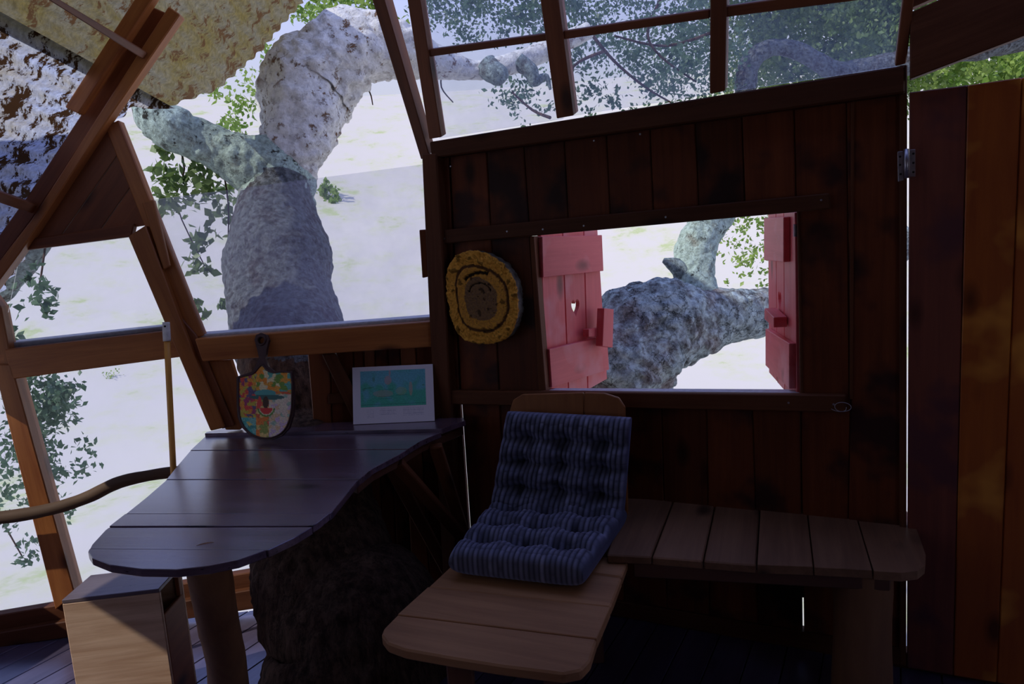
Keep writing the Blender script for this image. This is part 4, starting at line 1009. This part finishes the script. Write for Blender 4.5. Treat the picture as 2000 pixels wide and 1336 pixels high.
# ------------------------------------------------------------------ broomstick and branch rail
sa = PB.at(326, 664, .10); sb = onz(345, 1020, 0.0); sb = V((PB.at(341, 905, .12).x, PB.at(341, 905, .12).y, 0)); dd = PB.at(338, 905, .165)-sa
sb = sa + dd*((0.0-sa.z)/dd.z)
bs = empty('broomstick', sb, 'thin yellow stick with white end cap leaning on the sill', 'stick')
link_bm('shaft', tube_bm([(*sb, .0115), (*sa.lerp(sb, .5), .0115), (*sa, .0115)], 14, 3), M['stick'], bs, (sb, sa-sb, V((0, -1, 0))), smooth=True)
top = sa + (sa-sb).normalized()*.07
link_bm('end_cap', tube_bm([(*(sa-(sa-sb).normalized()*.005), .0145), (*sa.lerp(top, .5), .0145), (*top, .0135)], 14, 3), M['white'], bs, smooth=True)
hole = top-(sa-sb).normalized()*.015; bm = tube_bm([(*(hole+nB*.012), .004), (*(hole+nB*.0155), .004)], 10, 1); link_bm('cap_hole', bm, M['black'], bs)
hr = [(-130, 1032, 14), (-30, 1015, 13), (40, 1006, 12.5), (110, 992, 12), (170, 972, 12), (225, 945, 12), (280, 931, 11.5), (345, 921, 11), (420, 915, 11), (500, 905, 10)]
P = []
for x, y, r_ in hr:
    p = PB.at(x, y, .10); P.append((*p, r_*(p-CAM).dot(F_)/FPX))
tag(link_bm('branch_rail', tube_bm(P, 18, 6, .12, 9, amp2=.03, freq2=30), M['branch'], None, (V(P[0][:3]), dB, V((0, 0, 1))), smooth=True), 'crooked branch handrail crossing the lower left window', 'rail')

# ------------------------------------------------------------------ painted paddle board
ba, bb_ = onz(470, 859, TZ+.016), onz(574, 858, TZ+.016)
tpnt = PB.at(510, 655, .055)
nP = (bb_-ba).cross(tpnt-ba).normalized(); nP = nP if nP.dot(CAM-ba) > 0 else -nP
PP = Plane(ba, nP)
sh = [(498, 717), (492, 726), (470, 733), (462, 736), (462, 790), (464, 815), (472, 835), (488, 851), (508, 859), (530, 859), (550, 851), (564, 836), (572, 810), (574, 780), (571, 724), (560, 726), (535, 725), (524, 716), (518, 700), (521, 680), (525, 664), (521, 654), (510, 650), (500, 654), (497, 664), (502, 682), (506, 700)]
pb_ = empty('paddle_board', (ba+bb_)/2, 'shield-shaped board with colourful fruit painting and loop handle leaning on trunk', 'decoration')
pts = [PP.at(x, y) for x, y in sh]; hc = PP.at(510.5, 665)
bm = bmesh.new(); va = [bm.verts.new(p) for p in pts]
ux = (bb_-ba).normalized(); uy = nP.cross(ux)
vb = [bm.verts.new(hc + (ux*math.cos(a_)+uy*math.sin(a_))*.0135) for a_ in np.linspace(0, 2*math.pi, 17)[:-1]]
es = [bm.edges.new((va[k], va[(k+1) % len(va)])) for k in range(len(va))]+[bm.edges.new((vb[k], vb[(k+1) % 16])) for k in range(16)]
bmesh.ops.triangle_fill(bm, use_beauty=True, use_dissolve=False, edges=es)
r_ = bmesh.ops.extrude_face_region(bm, geom=list(bm.faces)); bmesh.ops.translate(bm, verts=[v for v in r_['geom'] if isinstance(v, bmesh.types.BMVert)], vec=-nP*.014)
bmesh.ops.recalc_face_normals(bm, faces=bm.faces); link_bm('body', bm, M['leather'], pb_, (pts[0], ux, nP))
ring = [hc + (ux*math.cos(a_)+uy*math.sin(a_))*.018 + nP*.001 for a_ in np.linspace(0, 2*math.pi, 21)]
link_bm('handle_ring', tube_bm([(*p, .0045) for p in ring], 8, 2, cap=False), M['leather'], pb_, smooth=True)
rimp = [(502, 722), (494, 730), (468, 737), (466, 745), (466, 790), (468, 813), (476, 833), (490, 847), (509, 855), (530, 855), (548, 847), (560, 833), (568, 808), (570, 780), (568, 728), (535, 728), (520, 722), (512, 712)]
rp_ = [PP.at(x, y, .002) for x, y in rimp]; rp_.append(rp_[0])
link_bm('rim', tube_bm([(*p, .0035) for p in rp_], 6, 2, cap=False), M['leather'], pb_, smooth=True)
def inpoly(x, y, poly):
    c = False; n_ = len(poly)
    for i in range(n_):
        x1, y1 = poly[i]; x2, y2 = poly[(i+1) % n_]
        if (y1 > y) != (y2 > y) and x < (x2-x1)*(y-y1)/(y2-y1)+x1: c = not c
    return c
def grid_print(name, x0, x1, y0, y1, nx, ny, plane, off, colf, mat, parent, poly=None, warp=None):
    ver = []; col = []; fc = []
    for i in range(nx+1):
        for j in range(ny+1):
            x = x0+(x1-x0)*i/nx; y = y0+(y1-y0)*j/ny
            wx, wy = warp(i/nx, j/ny) if warp else (x, y)
            ver.append(plane.at(wx, wy, off)[:]); col.append((*colf(x, y), 1))
    for i in range(nx):
        for j in range(ny):
            if poly and not inpoly(x0+(x1-x0)*(i+.5)/nx, y0+(y1-y0)*(j+.5)/ny, poly): continue
            a_ = i*(ny+1)+j; fc.append((a_, a_+ny+1, a_+ny+2, a_+1))
    return np_mesh(name, ver, fc, mat, parent, cols=col)
pal = [(.70, .60, .42), (.80, .12, .03), (.75, .25, .03), (.10, .42, .36), (.08, .20, .05), (.65, .50, .08), (.45, .30, .50), (.75, .62, .45), (.60, .04, .08), (.15, .35, .30), (.80, .70, .50), (.85, .35, .05)]
def paint(x, y):
    q = V((x*.13, y*.13, 0)); w1 = noise.noise(q*1.3)*5; w2 = noise.noise(q*1.3+V((9, 4, 2)))*5
    X, Y = x+w1, y+w2
    if x > 525 and y > 770: pool = [(.72, .60, .50), (.60, .45, .62), (.75, .66, .52), (.70, .50, .30), (.35, .50, .40)]
    elif x < 500 and y > 815: pool = [(.08, .45, .42), (.20, .50, .45), (.70, .55, .15), (.06, .30, .28)]
    elif x < 500: pool = [(.70, .08, .06), (.75, .30, .04), (.55, .45, .06), (.35, .05, .14), (.12, .10, .20)]
    elif y < 765: pool = [(.85, .28, .03), (.80, .68, .40), (.12, .42, .36), (.16, .30, .05), (.75, .35, .05)]
    else: pool = [(.80, .22, .04), (.75, .55, .20), (.65, .12, .05), (.30, .35, .08)]
    k = noise.cell(V((X*.13, Y*.13, 1.0))); c = pool[int(abs(k)*997) % len(pool)]
    s = 1+.5*noise.noise(V((x*.5, y*.5, 3)))
    c = tuple(v*s for v in c)
    if ((x-518)/21)**2+((y-768)/7)**2 < 1: c = (.10, .38, .36)       # wide turquoise hat
    if ((x-522)/34)**2+((y-776)/5)**2 < 1 and y > 772: c = (.05, .14, .13)
    if ((x-519)/6)**2+((y-786)/12)**2 < 1: c = (.07, .035, .02)       # dark figure
    d1 = ((x-520)/17)**2+((y-797)/17)**2
    if y > 797 and d1 < 1: c = (.70, .05, .05) if d1 < .52 else (.75, .70, .45) if d1 < .68 else (.12, .26, .05)
    if ((x-506)/5)**2+((y-786)/12)**2 < 1 and x+.3*y > 738: c = (.75, .08, .07)
    return tuple(min(1, max(0.01, v*1.2)) for v in c)
grid_print('painting', 462, 574, 712, 859, 84, 110, PP, .0012, paint, M['print'], pb_, rimp)

# ------------------------------------------------------------------ child's drawing on card
ca, cb_ = onz(690, 829, TZ+.016), onz(849, 822, TZ+.016)
tq = PB.at(765, 714, .03); nC = (cb_-ca).cross(tq-ca).normalized(); nC = nC if nC.dot(CAM-ca) > 0 else -nC
PC = Plane(ca, nC)
cq = [(688, 718), (845, 711), (849, 822), (690, 829)]
def warp(u, v): 
    a_ = lerp(cq[0], cq[1], u); b_ = lerp(cq[3], cq[2], u); return lerp(a_, b_, v)
def draw(x, y):   # x 0..160, y 0..112
    if 15 < x < 145 and 8 < y < 80:
        q = V((x*.06, y*.06, 0)); a_ = noise.noise(q); s = noise.noise(V(((x+y*1.2)*.35, (y-x*.1)*.9, 2)))*.35
        g_ = .5+.5*math.tanh(4*(a_+.02*(y-45)*.9)); c = [.12*(1-g_)+.06*g_, .40*(1-g_)+.40*g_, .52*(1-g_)+.30*g_]
        c = [v*(1+s) for v in c]
        for (cx_, cy_, rx, ry, cc) in [(70, 28, 7, 9, (.55, .25, .28)), (60, 54, 20, 7, (.35, .30, .28)), (96, 50, 11, 8, (.28, .42, .22)), (115, 46, 3.5, 14, (.55, .32, .25)), (74, 14, 2, 6, (.6, .22, .25)), (42, 25, 2.5, 5, (.05, .2, .1)), (22, 45, 3, 2.5, (.03, .2, .14)), (140, 40, 2.5, 2, (.05, .22, .1))]:
            if ((x-cx_)/rx)**2+((y-cy_)/ry)**2 < 1+.5*s: c = [.5*a0+.5*b0 for a0, b0 in zip(c, cc)]
        if abs(y-43+.1*(x-20)) < .8 and 20 < x < 42: c = [.04, .25, .15]
        for (xa_, xb2, yy) in [(50, 80, 60), (50, 78, 64), (62, 80, 46), (85, 108, 58), (15, 145, 75)]:
            if xa_ < x < xb2 and abs(y-yy) < .6: c = [v*.55 for v in c]
        return tuple(min(1, max(.01, v*1.35)) for v in c)
    c = (.84, .82, .97)
    for (xa_, xb2, ys) in [(26, 42, (85, 89, 93, 97, 100)), (52, 86, (84, 87.5, 91, 94.5)), (98, 140, (84, 87.5, 91, 94.5, 98))]:
        if xa_ < x < xb2 and any(abs(y-q) < .7 for q in ys) and noise.noise(V((x*.9, y, 5))) > -.1: c = (.60, .60, .78)
    return c
sheet_ = empty('drawing_card', (ca+cb_)/2, "white card with a child's green and blue castle-like drawing on table", 'picture')
board('card', PC, cq, .003, M['white'], sheet_, bev=0)
def gp2():
    ver = []; col = []; fc = []; nx, ny = 160, 112
    for i in range(nx+1):
        for j in range(ny+1):
            ver.append(PC.at(*warp(i/nx, j/ny), .0006)[:]); col.append((*draw(i, j), 1))
    for i in range(nx):
        for j in range(ny):
            a_ = i*(ny+1)+j; fc.append((a_, a_+ny+1, a_+ny+2, a_+1))
    np_mesh('print', ver, fc, M['paper'], sheet_, cols=col)
gp2()
